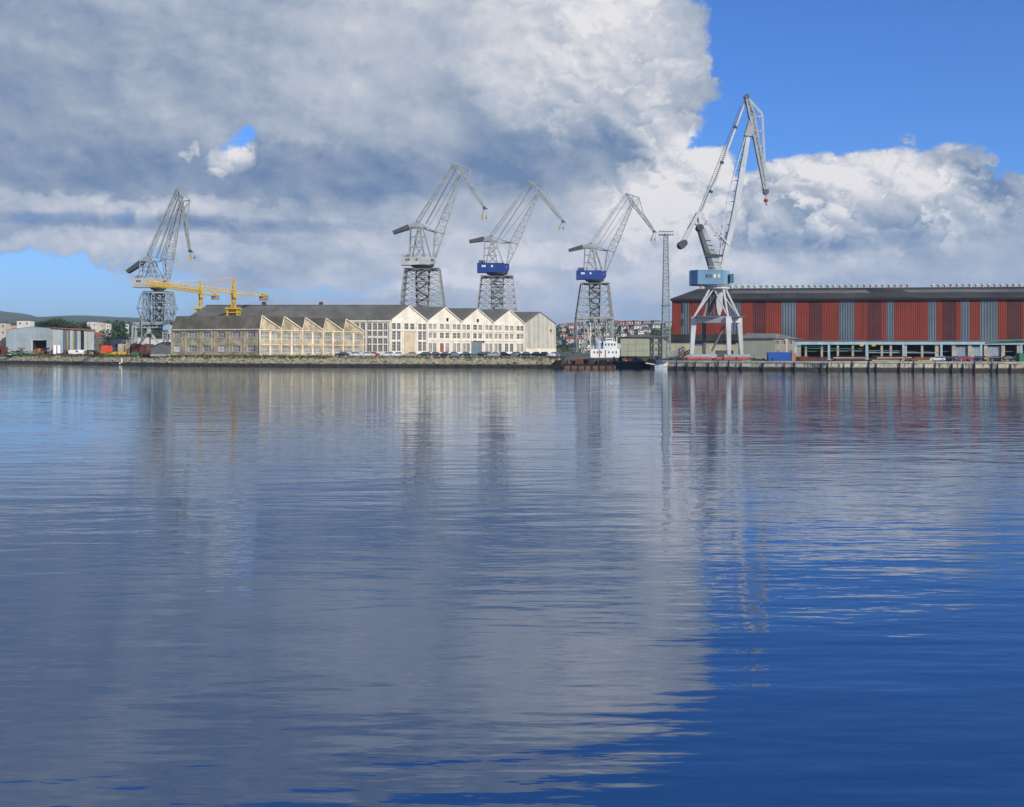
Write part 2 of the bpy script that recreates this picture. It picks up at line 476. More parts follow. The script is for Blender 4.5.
# sloping rubble bank
bankp = BANK[1:]
mb = MB(); rows = 7; prev = None
for i, (p, t) in enumerate(along(bankp, 1.5)):
    n = Vector((t.y, -t.x, 0))
    cur = []
    for k in range(rows + 1):
        f = k / rows
        off = f * 8.5 + mnoise.noise(Vector((p.x * .3, p.y * .3, k * .9))) * 0.9 * (1 if 0 < k < rows else .4)
        z = ZL + 0.15 - (ZL + 0.9) * f ** 1.15 + mnoise.noise(Vector((p.x * .5, k, p.y * .4))) * 0.35 * (1 if k else .5)
        q = p + n * (off - 0.8)
        cur.append((q.x, q.y, z))
    o = len(mb.v); mb.v += cur
    if prev is not None:
        for k in range(rows): mb.f.append((prev + k, prev + k + 1, o + k + 1, o + k))
    prev = o
def banded(name, top, low, z0, z1):
    m = bpy.data.materials.new(name); m.use_nodes = True
    N = NT(m.node_tree); b = N.n['Principled BSDF']
    co = N.new('ShaderNodeTexCoord').outputs['Object']
    g = N.new('ShaderNodeNewGeometry')
    sp = N.new('ShaderNodeSeparateXYZ'); N.put(sp.inputs[0], g.outputs['Position'])
    n1 = N.noise(co, 0.55, 5, 0.65); n2 = N.noise(co, 2.3, 3, 0.6)
    z = N.m('ADD', sp.outputs[2], N.m('MULTIPLY', N.m('SUBTRACT', n1, 0.5), 1.1))
    c = N.mix(N.ss(n2, 0.4, 0.65), top, tuple(x * 0.5 for x in top))
    c = N.mix(N.ss(n1, 0.52, 0.62), c, (0.09, 0.10, 0.035))
    c = N.mix(N.ss(z, z1, z0), c, low)
    N.put(b.inputs['Base Color'], c); b.inputs['Roughness'].default_value = 0.85
    return m
M_BANK = banded('bank_rubble', (0.38, 0.33, 0.21), (0.020, 0.018, 0.014), 0.85, 1.25)
mb.build('embankment', M_BANK, kind='structure')
# loose stones on it
import itertools
def rock(mb, c, r):
    vs = []
    for (x, y, z) in [(0, 0, 1), (.9, 0, .4), (.28, .85, .4), (-.73, .53, .4), (-.73, -.53, .4), (.28, -.85, .4), (.73, .53, -.4), (-.28, .85, -.4), (-.9, 0, -.4), (-.28, -.85, -.4), (.73, -.53, -.4), (0, 0, -1)]:
        s_ = r * R.uniform(.7, 1.2); vs.append((c[0] + x * s_ * 1.25, c[1] + y * s_, c[2] + z * s_ * .75))
    mb.add(vs, [(0, 1, 2), (0, 2, 3), (0, 3, 4), (0, 4, 5), (0, 5, 1), (1, 10, 6), (1, 6, 2), (2, 6, 7), (2, 7, 3), (3, 7, 8), (3, 8, 4), (4, 8, 9), (4, 9, 5), (5, 9, 10), (5, 10, 1), (11, 7, 6), (11, 8, 7), (11, 9, 8), (11, 10, 9), (11, 6, 10)])
mb = MB()
for p, t in along(bankp, 0.62, 0.3):
    n = Vector((t.y, -t.x, 0))
    if p.x < -330: continue
    for _ in range(3):
        f = R.uniform(0.12, 1.0); q = p + n * (f * 8.5 - 0.8)
        rock(mb, (q.x, q.y, ZL + 0.1 - (ZL + 0.9) * f ** 1.15), R.uniform(.22, .62))
o = mb.build('loose_rocks', M_BANK, kind='stuff'); tag(o, 'pale rubble rocks tumbled down the shore bank to the waterline', 'rocks')
# grass along its top
mb = MB()
for p, t in along(bankp, 0.22, 0.1):
    if p.x < -330: continue
    n = Vector((t.y, -t.x, 0))
    for _ in range(3):
        q = p + n * R.uniform(-5, 1.6); h = R.uniform(.25, .75) * (.45 if q.x > -62 else 1) * (1.5 if R.random() < .1 else 1); a = R.uniform(0, 6.28); w = R.uniform(.15, .4)
        z = ZL - max(0, (q - p).dot(n) * 0.35)
        dxx, dyy = math.cos(a) * w, math.sin(a) * w
        mb.add([(q.x - dxx, q.y - dyy, z - .1), (q.x + dxx, q.y + dyy, z - .1), (q.x + R.uniform(-.2, .2), q.y, z + h)], [(0, 1, 2)])
        mb.add([(q.x - dyy, q.y + dxx, z - .1), (q.x + dyy, q.y - dxx, z - .1), (q.x + R.uniform(-.2, .2), q.y + .1, z + h * .8)], [(0, 1, 2)])
o = mb.build('bank_grass', M_GRASS, kind='stuff'); tag(o, 'rough dark grass and weeds growing along the top of the shore bank', 'grass')

# quay wall of concrete panels with dark fender piles
def quay_face(name):
    m = bpy.data.materials.new(name); m.use_nodes = True
    N = NT(m.node_tree); b = N.n['Principled BSDF']
    co = N.new('ShaderNodeTexCoord').outputs['Object']
    g = N.new('ShaderNodeNewGeometry')
    sp = N.new('ShaderNodeSeparateXYZ'); N.put(sp.inputs[0], g.outputs['Position'])
    n1 = N.noise(N.mapping(g.outputs['Position'], scale=(1, 1, .18)), 0.9, 4, 0.6)
    n2 = N.noise(g.outputs['Position'], 0.5, 4, 0.6)
    c = N.mix(N.ss(n2, 0.35, 0.65), (0.62, 0.55, 0.40), (0.42, 0.37, 0.26))
    c = N.mix(N.m('MULTIPLY', N.ss(n1, 0.52, 0.64), 0.85), c, (0.06, 0.05, 0.035))
    z = N.m('ADD', sp.outputs[2], N.m('MULTIPLY', N.m('SUBTRACT', n1, 0.5), 1.0))
    c = N.mix(N.ss(z, 1.15, 0.75), c, (0.045, 0.038, 0.028))
    N.put(b.inputs['Base Color'], c); b.inputs['Roughness'].default_value = 0.85
    return m
M_QF = quay_face('stained_quay_concrete')
M_PILE = mat('fender_timber', (0.035, 0.028, 0.02), 0.9, 0.4, 0.5)
qp = QUAY[:6]
for i, (p, t) in enumerate(along(qp, 5.0)):
    n = Vector((t.y, -t.x, 0)); mb = MB()
    c = p + t * 2.5 + n * (0.30 + R.uniform(0, .05))
    mb.box((c.x, c.y, (ZR - 0.45) / 2 - .75), (4.93, 0.6, ZR - .45 + 1.5), math.atan2(t.y, t.x))
    mb.build('concrete_panel', M_QF, quay)
M_CAP = mat('quay_cap', (0.50, 0.46, 0.36), 0.85, 0.4, 0.4, streak=0.5)
for i, (p, t) in enumerate(along(qp, 10.0)):
    n = Vector((t.y, -t.x, 0)); mb = MB()
    c = p + t * 5 + n * 0.25
    mb.box((c.x, c.y, ZR - .2), (9.9, 1.1, 0.5), math.atan2(t.y, t.x))
    mb.build('coping', M_CAP, quay)
for i, (p, t) in enumerate(along(qp, 3.1, 0.9)):
    if p.x > 190: break
    n = Vector((t.y, -t.x, 0)); mb = MB(); w = R.uniform(.11, .26)
    c = p + n * (0.75)
    if R.random() < .30: continue
    mb.tube((c.x, c.y, -1), (c.x + R.uniform(-.1, .1), c.y, R.choice((ZR - .6, ZR - .3, ZR + .1))), w, w * .9, 7)
    mb.build('fender_pile', M_PILE, quay)

# ------------------------------------------------------------------ hills
def hill(name, x0, x1, y0, y1, ridge, material, nx=120, ny=26, rough=0.12, zb=2.0):
    mb = MB()
    for j in range(ny + 1):
        for i in range(nx + 1):
            x = x0 + (x1 - x0) * i / nx; f = j / ny; y = y0 + (y1 - y0) * f
            z = zb + hill_z(x, f, ridge, rough)
            mb.v.append((x, y, z))
    for j in range(ny):
        for i in range(nx):
            a = j * (nx + 1) + i; mb.f.append((a, a + 1, a + nx + 2, a + nx + 1))
    ob = mb.build(name, material, kind='structure')
    for p in ob.data.polygons: p.use_smooth = True
def hill_z(x, f, ridge, rough):
    prof = math.sin(min(1, f / 0.62) * math.pi / 2) if f < .62 else math.cos((f - .62) / .38 * math.pi / 2)
    return prof * max(0, ridge(x)) * (1 + rough * mnoise.noise(Vector((x * .004, f * 3, 1.7)))) - 1.2
M_FAR = mat('far_woodland', (0.045, 0.075, 0.035), 0.95, 0.5, 0.004, color2=(0.09, 0.11, 0.05))
M_MID = mat('wooded_ground', (0.035, 0.060, 0.025), 0.95, 0.5, 0.02, color2=(0.06, 0.085, 0.035))
M_TOWN = mat('town_hill_ground', (0.06, 0.10, 0.035), 0.95, 0.4, 0.02, color2=(0.10, 0.13, 0.05))
def interp(tbl, d):
    """ridge height as a function of x from (column, row) pairs at distance d"""
    t = [(ray(px, d), zat(py, d)) for px, py in tbl]
    def g(x):
        if x <= t[0][0]: return t[0][1]
        for (a, za), (b, zb) in zip(t, t[1:]):
            if x <= b:
                f = (x - a) / (b - a); f = f * f * (3 - 2 * f)
                return za + (zb - za) * f
        return t[-1][1]
    return g
FAR = interp([(-300, 322), (-120, 308), (-30, 309), (5, 312), (22, 318.5), (36, 320), (60, 318), (95, 315.5), (125, 317), (160, 320), (300, 326), (420, 322), (560, 327), (700, 324), (900, 326), (1400, 318)], 4300)
hill('far_hill', -4200, 4200, 3000, 5200, FAR, M_FAR, 200, 22, 0.05)
MIDR = interp([(-250, 337), (-60, 332), (0, 334), (30, 332), (42, 330), (70, 330), (90, 331.5), (120, 329), (150, 331), (180, 333), (260, 336), (400, 344), (450, 348)], 1250)
hill('wooded_hill', -1100, 150, 800, 1530, MIDR, M_MID, 120, 24, 0.08)
TOWNR = interp([(380, 349), (480, 341), (556, 331), (575, 328.5), (600, 327), (640, 327), (680, 328), (760, 332), (900, 340), (1100, 347)], 1400)
hill('town_hill', -200, 900, 760, 1800, TOWNR, M_TOWN, 130, 26, 0.06)
def mid_at(x, y):
    return 2.0 + hill_z(x, (y - 800) / 730, MIDR, 0.08)
def town_at(x, y):
    return 2.0 + hill_z(x, (y - 760) / 1040, TOWNR, 0.06)

# foliage clumps: many small leaf-sized faces
def leafball(mb, c, r, n, flat=.8, s=1.0):
    for _ in range(n):
        u = R.uniform(-1, 1); a = R.uniform(0, 6.283); k = r * (R.random() ** .35)
        q = math.sqrt(1 - u * u)
        p = Vector((c[0] + k * q * math.cos(a), c[1] + k * q * math.sin(a), c[2] + k * u * flat))
        d = Vector((R.uniform(-1, 1), R.uniform(-1, 1), R.uniform(-.6, .6))) * s
        e = Vector((R.uniform(-1, 1), R.uniform(-1, 1), R.uniform(-.2, 1))) * s
        mb.add([p - d * .5, p + d * .5, p + e], [(0, 1, 2)])
mb = MB()
for _ in range(2300):
    x = R.uniform(-760, -120); y = 800 + 730 * R.random() ** .7 * .66
    z = mid_at(x, y)
    if mnoise.noise(Vector((x * .012, y * .012, 0))) < -0.22: continue
    leafball(mb, (x, y, z + 2.5), R.uniform(3, 6.5), 26, .85, 3.0)
for _ in range(1500):
    x = R.uniform(10, 330); y = 800 + 1040 * .64 * R.random()
    if mnoise.noise(Vector((x * .02, y * .02, 4))) < -0.25: continue
    leafball(mb, (x, y, town_at(x, y) + 1.5), R.uniform(1.8, 4.2), 24, .85, 1.9)
o = mb.build('hillside_woodland', M_LEAF2, kind='stuff'); tag(o, 'dark green woods covering the low hills behind the shipyard', 'woodland')

def tree(px, py_top, d, zbase, r, label, m=M_LEAF2, group='tall trees behind the long sheet metal shed'):
    x = ray(px, d); top = zat(py_top, d); h = top - zbase
    t = thing('broadleaf_tree', (x, d, zbase), label, 'tree', group)
    mb = MB(); mb.tube((x, d, zbase), (x + .3, d, zbase + h * .55), .45, .25, 7)
    for k in range(6):
        a = k * 1.05; mb.tube((x + .2, d, zbase + h * (.3 + .04 * k)), (x + math.cos(a) * r * .6, d + math.sin(a) * r * .6, zbase + h * (.6 + .04 * k)), .2, .08, 5)
    mb.build('trunk', M_TRUNK, t)
    mb = MB()
    for k in range(15):
        a = R.uniform(0, 6.28); q = r * R.uniform(.2, .75); hz_ = R.uniform(.38, .88)
        leafball(mb, (x + math.cos(a) * q, d + math.sin(a) * q, zbase + h * hz_), r * R.uniform(.28, .5), 95, .8, 1.1)
    leafball(mb, (x, d, top - r * .4), r * .45, 120, .8, 1.1)
    mb.build('crown', m, t)
DT = 760
for px, py, r, lab in [(41, 321.5, 5, 'small round tree at the left end of the tall tree row'), (47, 319, 6, 'second tree from the left in the tall tree row behind the shed'),
                       (53, 318, 6, 'tree just left of the tallest one behind the long shed'), (59, 316.8, 7, 'tallest dark tree rising over the long shed roof'),
                       (65.5, 319.5, 5.5, 'right hand tree of the tall row behind the long shed'), (73, 323, 5, 'low spreading tree right of the tall tree row'),
                       (84, 322.5, 5, 'dark tree just left of the white villas on the hill'), (122, 321, 6, 'tree between the white villas and the leftmost grey crane')]:
    tree(px, py, DT, ZL, r, lab)

# ------------------------------------------------------------------ buildings
class Face:
    """a vertical wall plane: s runs along it, z up, o outwards (towards the water)"""
    def __init__(f, A, B):
        f.A = Vector((A[0], A[1], 0)); f.B = Vector((B[0], B[1], 0))
        f.L = (f.B - f.A).length; f.t = (f.B - f.A) / f.L; f.n = Vector((f.t.y, -f.t.x, 0))
    def s(f, px):
        k = (px - CX) / F
        # A.x + s t.x = k (A.y + s t.y)
        return (k * f.A.y - f.A.x) / (f.t.x - k * f.t.y)
    def z(f, px, py):
        return zat(py, f.A.y + f.s(px) * f.t.y)
    def p(f, s, z, o=0.0):
        q = f.A + f.t * s + f.n * o
        return Vector((q.x, q.y, z))
    def box(f, mb, s0, s1, z0, z1, o0, o1):
        mb.prism([f.p(s0, z0, o0), f.p(s1, z0, o0), f.p(s1, z1, o0), f.p(s0, z1, o0)], f.n * (o1 - o0))
def wall_grid(mb, f, s0, s1, z0, z1, ops, depth=0.35):
    ss = sorted({s0, s1, *[o[0] for o in ops], *[o[1] for o in ops]})
    zs = sorted({z0, z1, *[o[2] for o in ops], *[o[3] for o in ops]})
    ss = [s for s in ss if s0 <= s <= s1]; zs = [z for z in zs if z0 <= z <= z1]
    for a, b in zip(ss, ss[1:]):
        for c, d in zip(zs, zs[1:]):
            ms, mz = (a + b) / 2, (c + d) / 2
            if any(o[0] < ms < o[1] and o[2] < mz < o[3] for o in ops): continue
            mb.poly([f.p(a, c), f.p(b, c), f.p(b, d), f.p(a, d)])
    for o in ops:
        a, b, c, d = o[:4]
        mb.poly([f.p(a, c), f.p(a, d), f.p(a, d, -depth), f.p(a, c, -depth)])
        mb.poly([f.p(b, c), f.p(b, d), f.p(b, d, -depth), f.p(b, c, -depth)])
        mb.poly([f.p(a, c), f.p(b, c), f.p(b, c, -depth), f.p(a, c, -depth)])
        mb.poly([f.p(a, d), f.p(b, d), f.p(b, d, -depth), f.p(a, d, -depth)])
def window(parent, f, s0, s1, z0, z1, nx=2, ny=2, glass=None, frame=None, t=0.09, sill=True):
    mb = MB(); f.box(mb, s0, s1, z0, z1, -0.34, -0.30)
    w = mb.build('window', glass or (M_GLASS if R.random() < .6 else M_GLASS2), parent)
    mb = MB()
    for k in range(nx + 1):
        c = s0 + (s1 - s0) * k / nx; f.box(mb, max(s0, c - t / 2), min(s1, c + t / 2), z0, z1, -0.295, -0.235)
    for k in range(ny + 1):
        c = z0 + (z1 - z0) * k / ny; f.box(mb, s0, s1, max(z0, c - t / 2), min(z1, c + t / 2), -0.29, -0.23)
    mb.build('frame', frame or M_FRAME, w)
    if sill:
        mb = MB(); f.box(mb, s0 - .1, s1 + .1, z0 - .16, z0 - .01, -0.22, 0.12); mb.build('sill', frame or M_CREAM2, w)
    return w
def plan1(px, d): return (ray(px, d), d)

# --- row of gabled halls, gable line receding to the right
def dg_(px): return 478 * 43 / (43 - 0.04215 * (px - 409))
GF = Face(plan1(391, dg_(391)), plan1(556, dg_(556)))
corners = [391, 427.5, 461.5, 493.5, 524.5, 556]
apex = [409, 444.8, 477.5, 509.5, 540]
ZP, ZE = 24.7, 18.4
RIDGE = Vector((-1, 0, 0))
halls = []
for i in range(5):
    s0, s1 = GF.s(corners[i]), GF.s(corners[i + 1]); sm = GF.s(apex[i])
    base = GF.p((s0 + s1) / 2, ZL)
    lab = ['long cream workshop hall whose wide glazed gable has a plain tan panel', 'cream gabled workshop hall right beside the one with the tan panel',
           'third cream gabled hall, standing behind the tall blue-grey steel door shed', 'last cream gabled hall, next to the blank grey gable',
           'hall with a blank grey gable and no windows at the end of the row'][i]
    hall = thing('workshop_hall', tuple(base), lab, 'workshop', 'gabled workshop halls in a row' )
    halls.append(hall)
    depth_l = 88 if i == 0 else 60
    zp = ZP - (0.0 if i < 4 else 0.5)
    wm = M_CREAM if i < 4 else M_GREYG
    # the wall with openings
    ops = []; wins = []
    if i < 4:
        W_ = s1 - s0
        fr = [(0.03, 0.125), (0.16, 0.255), (0.36, 0.47), (0.52, 0.63), (0.74, 0.84), (0.865, 0.96)]
        if i == 0: rows = [(14.5, 17.1), (10.0, 13.6), (5.1, 9.2)]
        else: rows = [(14.9, 17.2), (10.9, 13.3), (4.6, 8.6)]
        for ri, (z0, z1) in enumerate(rows):
            for ci, (a, b) in enumerate(fr):
                if i == 0 and ri > 0 and ci in (2, 3): continue
                if i == 2 and ri == 2 and ci in (2,3): continue
                ops.append((s0 + a * W_, s0 + b * W_, z0, z1)); wins.append((ri, ci))
    mb = MB()
    wall_grid(mb, GF, s0, s1, ZL - .2, ZE, ops)
    mb.poly([GF.p(s0, ZE), GF.p(s1, ZE), GF.p(sm, zp)])
    # side and back walls
    def back(s, z, L=depth_l): return GF.p(s, z) + RIDGE * L
    mb.build('wall', wm, hall); mb = MB()
    if i == 4: mb.poly([GF.p(s1, ZL - .2), GF.p(s1, ZE), back(s1, ZE), back(s1, ZL - .2)])
    mb.poly([back(s0, ZL), back(s1, ZL), back(s1, ZE), back(sm, zp), back(s0, ZE)])
    mb.build('rear_wall', wm, hall)
    # roof: two sloping slabs
    ov = 0.35; th = 0.30
    for (sa, sb) in ((s0, sm), (s1, sm)):
        mb = MB()
        up = Vector((0, 0, 1))
        q0 = GF.p(sa, ZE + .05, ov); q1 = GF.p(sb, zp + .05, ov)
        q2 = back(sb, zp + .05); q3 = back(sa, ZE + .05)
        mb.prism([q0, q1, q2, q3], up * th)
        mb.build('roof', M_ROOF, hall)
    # verge boards in white along the gable slopes
    if i < 4:
        for (sa, sb) in ((s0, sm), (s1, sm)):
            mb = MB(); mb.bar(GF.p(sa, ZE + .02, ov + .06), GF.p(sb, zp + .02, ov + .06), .42, .12, up=GF.n); mb.build('verge_board', M_CREAM2, hall)
        for sp in (s0 + .25, s0 + W_ * .305, s0 + W_ * .69, s1 - .25):
            mb = MB(); GF.box(mb, sp - .22, sp + .22, ZL - .15, ZE - .3, 0.0, 0.22); mb.build('pilaster', M_CREAM2, hall)
        for zz in (14.1, 9.85) if i else (14.0,):
            mb = MB(); GF.box(mb, s0 + .02, s1 - .02, zz - .18, zz + .18, 0.225, 0.34); mb.build('cornice', M_CREAM2, hall)
        for zz in ((9.62, 10.0) if i == 0 else ()):
            pass
        for (ri, ci), op in zip(wins, ops):
            if i == 1 and ri == 2 and ci == 2:
                mb = MB(); GF.box(mb, *op, -0.3, -0.2); mb.build('door', mat('brown_door', (0.25, 0.09, 0.05), .7), hall, label='brown wooden door'); continue
            window(hall, GF, *op, nx=2 if i == 0 else 2, ny=(2, 3, 3)[ri] if i == 0 else (2, 2, 3)[ri],
                   glass=M_GLASS if (i == 0 or R.random() < .35) else M_GLASS2, sill=ri == 1)
        if i == 0:
            mb = MB(); GF.box(mb, s0 + .345 * W_, s0 + .655 * W_, ZL, 13.6, 0.02, 0.16); mb.build('tan_panel', M_TAN, hall, label='plain tan brick infill panel between the windows')
        if i in (1, 2):
            mb = MB(); c = GF.p(sm + (1.5 if i == 1 else 0), 19.3, .25); mb.box(c, (.9, .5, 1.4)); mb.build('wall_vent', M_DARK, hall)
        if i == 2:
            mb = MB(); GF.box(mb, s0 + .34 * W_, s0 + .70 * W_, 10.0 - .2, 10.25 - .2, .35, 2.2); mb.build('canopy', M_CREAM2, hall)
            mb = MB(); GF.box(mb, s0 + .34 * W_, s0 + .65 * W_, 4.2, 9.3, -0.3, -0.2); mb.build('roller_door', M_GLASS2, hall)
    else:
        for k in range(6):
            mb = MB(); sx = s0 + (s1 - s0) * (k + 1) / 7
            f_ = 1 - abs(sx - sm) / ((s1 - s0) / 2)
            GF.box(mb, sx - .12, sx + .12, ZL, ZE + f_ * (zp - ZE) - .5, 0.0, .14); mb.build('wall_rib', M_GREYG, hall)
        mb = MB(); c = GF.p(s1 - 4.5, 15.3, .2); mb.box(c, (.8, .5, 1.2)); mb.build('wall_vent', M_RUST, hall)
        mb = MB(); GF.box(mb, s0 + .3, s1 - .3, ZL - .1, 6.2, .15, .35); mb.build('plinth', M_CREAM, hall)
# glazed eave wall of the long hall, left of the gable
H0 = halls[0]
EF = Face((ray(391, dg_(391)) - 88, dg_(391)), plan1(391, dg_(391)))
cols = [(354, 359), (360.5, 364.5), (367.6, 371.4), (372.8, 376.8), (378, 382.4), (383.6, 387.2)]
rowz = [(14.2, 17.0), (11.6, 13.6), (8.3, 10.6), (4.9, 7.7)]
ops = [(EF.s(a), EF.s(b), z0, z1) for a, b in cols for z0, z1 in rowz]
sx = EF.s(352)
k = 0
while sx > 6:
    for a, b in ((sx - 2.0, sx - .3), (sx - 3.9, sx - 2.2)):
        ops += [(a, b, z0, z1) for z0, z1 in rowz[:1]]
    sx -= 4.6
mb = MB(); wall_grid(mb, EF, 0, EF.L, ZL - .2, ZE, ops); mb.build('wall', M_CREAM, H0)
for op in ops: window(H0, EF, *op, nx=2, ny=3, glass=M_GLASS, sill=False)
for px in (353, 366, 389.6):
    mb = MB(); EF.box(mb, EF.s(px) - .3, EF.s(px) + .3, ZL, ZE - .2, 0, .25); mb.build('pilaster', M_CREAM2, H0)
mb = MB(); EF.box(mb, 0, EF.L, ZE - .75, ZE - .35, .26, .5); mb.build('gutter', M_CREAM2, H0)
for px in (259.5, 317.5):
    x = ray(px, 470); mb = MB(); mb.box((x, 478.5, ZP + .7), (1.6, 1.2, 1.1)); mb.tube((x - .8, 478.5, ZP + 1.2), (x + .8, 478.5, ZP + 1.2), .6, .6, 8)
    mb.build('roof_ventilator', M_RUST, H0, label='rusty red roof ventilator')
mb = MB(); x = ray(300, 478); mb.box((ray(409, 478) - 44.5, 477.9, ZP + .42), (87, .5, .2)); mb.build('ridge_cap', M_ROOF, H0)

# --- old sawtooth building
def ds_(px): return 394 * 33 / (33 - 0.0414 * (px - 261))
SF = Face(plan1(259.3, ds_(259.3)), plan1(363.5, ds_(363.5)))
LF = Face(plan1(171, 404), plan1(259.3, ds_(259.3)))
saw = thing('sawtooth_factory', (ray(262, 410), 404, ZL), 'old weathered two storey factory with five sawtooth gables and a long grey side', 'factory')
peaks = [261.2, 283.6, 304.6, 325.2, 345.6, 364.4]; vall = [259.3, 280.6, 302.0, 322.6, 342.8, 363.5]
ZSP, ZSV = 17.85, 13.3
mb = MB()
ops = []; bays = []
for i in range(5):
    a, b = SF.s(vall[i]), SF.s(vall[i + 1]); W_ = b - a
    for (u, v) in ((.10, .44), (.56, .90)):
        ops.append((a + u * W_, a + v * W_, 9.6, 12.0)); ops.append((a + u * W_, a + v * W_, 4.6, 6.9))
    bays.append((a, b, W_))
wall_grid(mb, SF, 0, SF.L, ZL - .2, ZSV, ops)
for i in range(5):
    a, b = SF.s(vall[i]), SF.s(vall[i + 1]); pk = SF.s(peaks[i])
    mb.poly([SF.p(a, ZSV), SF.p(b, ZSV), SF.p(pk, ZSP)])
mb.build('gable_wall', M_OLD, saw)
for o_ in ops: window(saw, SF, *o_, nx=4, ny=2, glass=M_GLASS2, frame=M_FRAME, t=.12, sill=True)
for i in range(6):
    a = min(SF.L - .3, SF.s(vall[i]) + .05)
    mb = MB(); SF.box(mb, a - .28, a + .28, ZL - .1, ZSV - .1, 0, .3); mb.build('pilaster', M_OLDP, saw)
for a, b, W_ in bays:
    mb = MB(); SF.box(mb, a + .46 * W_, a + .54 * W_, ZL - .1, ZSV - .8, 0, .14); mb.build('pilaster', M_OLDP, saw)
    for z in (7.5, 12.9):
        mb = MB(); SF.box(mb, a + .33, b - .33, z - .16, z + .16, 0.16, .32); mb.build('string_course', M_OLDP, saw)
LDIR = -LF.t
for i in range(5):
    a, b = SF.s(vall[i]), SF.s(vall[i + 1]); pk = SF.s(peaks[i]); L = LF.L if i == 0 else 30
    for (sa, za, sb, zb, m_, nm) in ((a, ZSV + .05, pk, ZSP, M_ROOF2, 'north_light'), (b, ZSV + .05, pk, ZSP, M_ROOF2, 'roof')):
        mb = MB()
        sl = 1.2 if i == 0 else 0
        q0 = SF.p(sa, za, .25); q1 = SF.p(sb, zb + .05, .25)
        q2 = q1 + LDIR * (L - sl); q3 = q0 + LDIR * L
        mb.prism([q0, q1, q2, q3], (0, 0, .2)); mb.build(nm, m_, saw)
    mb = MB(); mb.bar(SF.p(b, ZSV + .1, .33), SF.p(pk, ZSP + .15, .33), .4, .14, up=SF.n); mb.build('verge_board', M_OLDP, saw)
    mb = MB(); mb.bar(SF.p(a, ZSV + .1, .33), SF.p(pk, ZSP + .15, .33), .3, .14, up=SF.n); mb.build('verge_board', M_OLDP, saw)
# the long side wall
lw = [(173.7, 181.3), (188.5, 196.5), (203.2, 210.6), (218, 225.4), (232.6, 240), (247.4, 255)]
ops = []
for u, v in lw:
    ops.append((LF.s(u), LF.s(v), 10.2, 12.2)); ops.append((LF.s(u), LF.s(v), 5.0, 7.2))
mb = MB(); wall_grid(mb, LF, 0, LF.L, ZL - .2, ZSV, ops)
mb.poly([LF.p(0, ZL - .2), LF.p(0, ZSV), LF.p(0, ZSV, -14), LF.p(0, ZL - .2, -14)])
mb.poly([LF.p(0, ZSV), LF.p(0, ZSV, -14), LF.p(1.2, ZSP, -3)])
mb.build('side_wall', M_OLD, saw)
for k_, o_ in enumerate(ops): window(saw, LF, *o_, nx=3, ny=2, glass=mat('white_blind', (0.62, 0.62, 0.60), .5, .3) if k_ in (1, 7) else M_GLASS2, t=.13, frame=mat('weathered_frame', (0.50, 0.49, 0.42), .8, .3))
mb = MB(); LF.box(mb, 0, LF.L, ZSV - .45, ZSV - .1, .02, .45); mb.build('eaves', M_OLDP, saw)
for u in (185, 199.8, 214.3, 229, 243.7, 171.6):
    mb = MB(); LF.box(mb, LF.s(u) - .2, LF.s(u) + .2, ZL - .1, ZSV - .5, 0, .12); mb.build('pilaster', M_OLD, saw)
# small lean-to beside it
lt = thing('lean_to_shed', (ray(161, 412), 412, ZL), 'small grey rendered shed built against the end of the old sawtooth factory', 'shed')
TF = Face(plan1(150.8, 408), plan1(170.8, 403))
mb = MB(); zL, zR = TF.z(152, 347.5), TF.z(170, 342.5)
m_sh = mat('grey_render', (0.27, 0.27, 0.23), .9, .2, .3, streak=.2)
mb.prism([TF.p(0, ZL - .2), TF.p(TF.L, ZL - .2), TF.p(TF.L, zR - 1), TF.p(TF.L * .62, zR), TF.p(0, zL)], (0, 8, 0)); mb.build('wall', m_sh, lt)
mb = MB(); mb.prism([TF.p(-.2, zL, .2), TF.p(TF.L * .62, zR, .2), TF.p(TF.L * .62, zR + .25, .2), TF.p(-.2, zL + .25, .2)], (0, 8.4, 0)); mb.prism([TF.p(TF.L * .62 + .01, zR, .2), TF.p(TF.L + .0, zR - 1, .2), TF.p(TF.L, zR - .75, .2), TF.p(TF.L * .62 + .01, zR + .25, .2)], (0, 8.4, 0)); mb.build('roof', M_ROOF2, lt)
mb = MB(); TF.box(mb, .2, TF.L - .2, ZL - .1, ZL + .6, .02, .4); mb.build('plinth', M_CREAM2, lt)

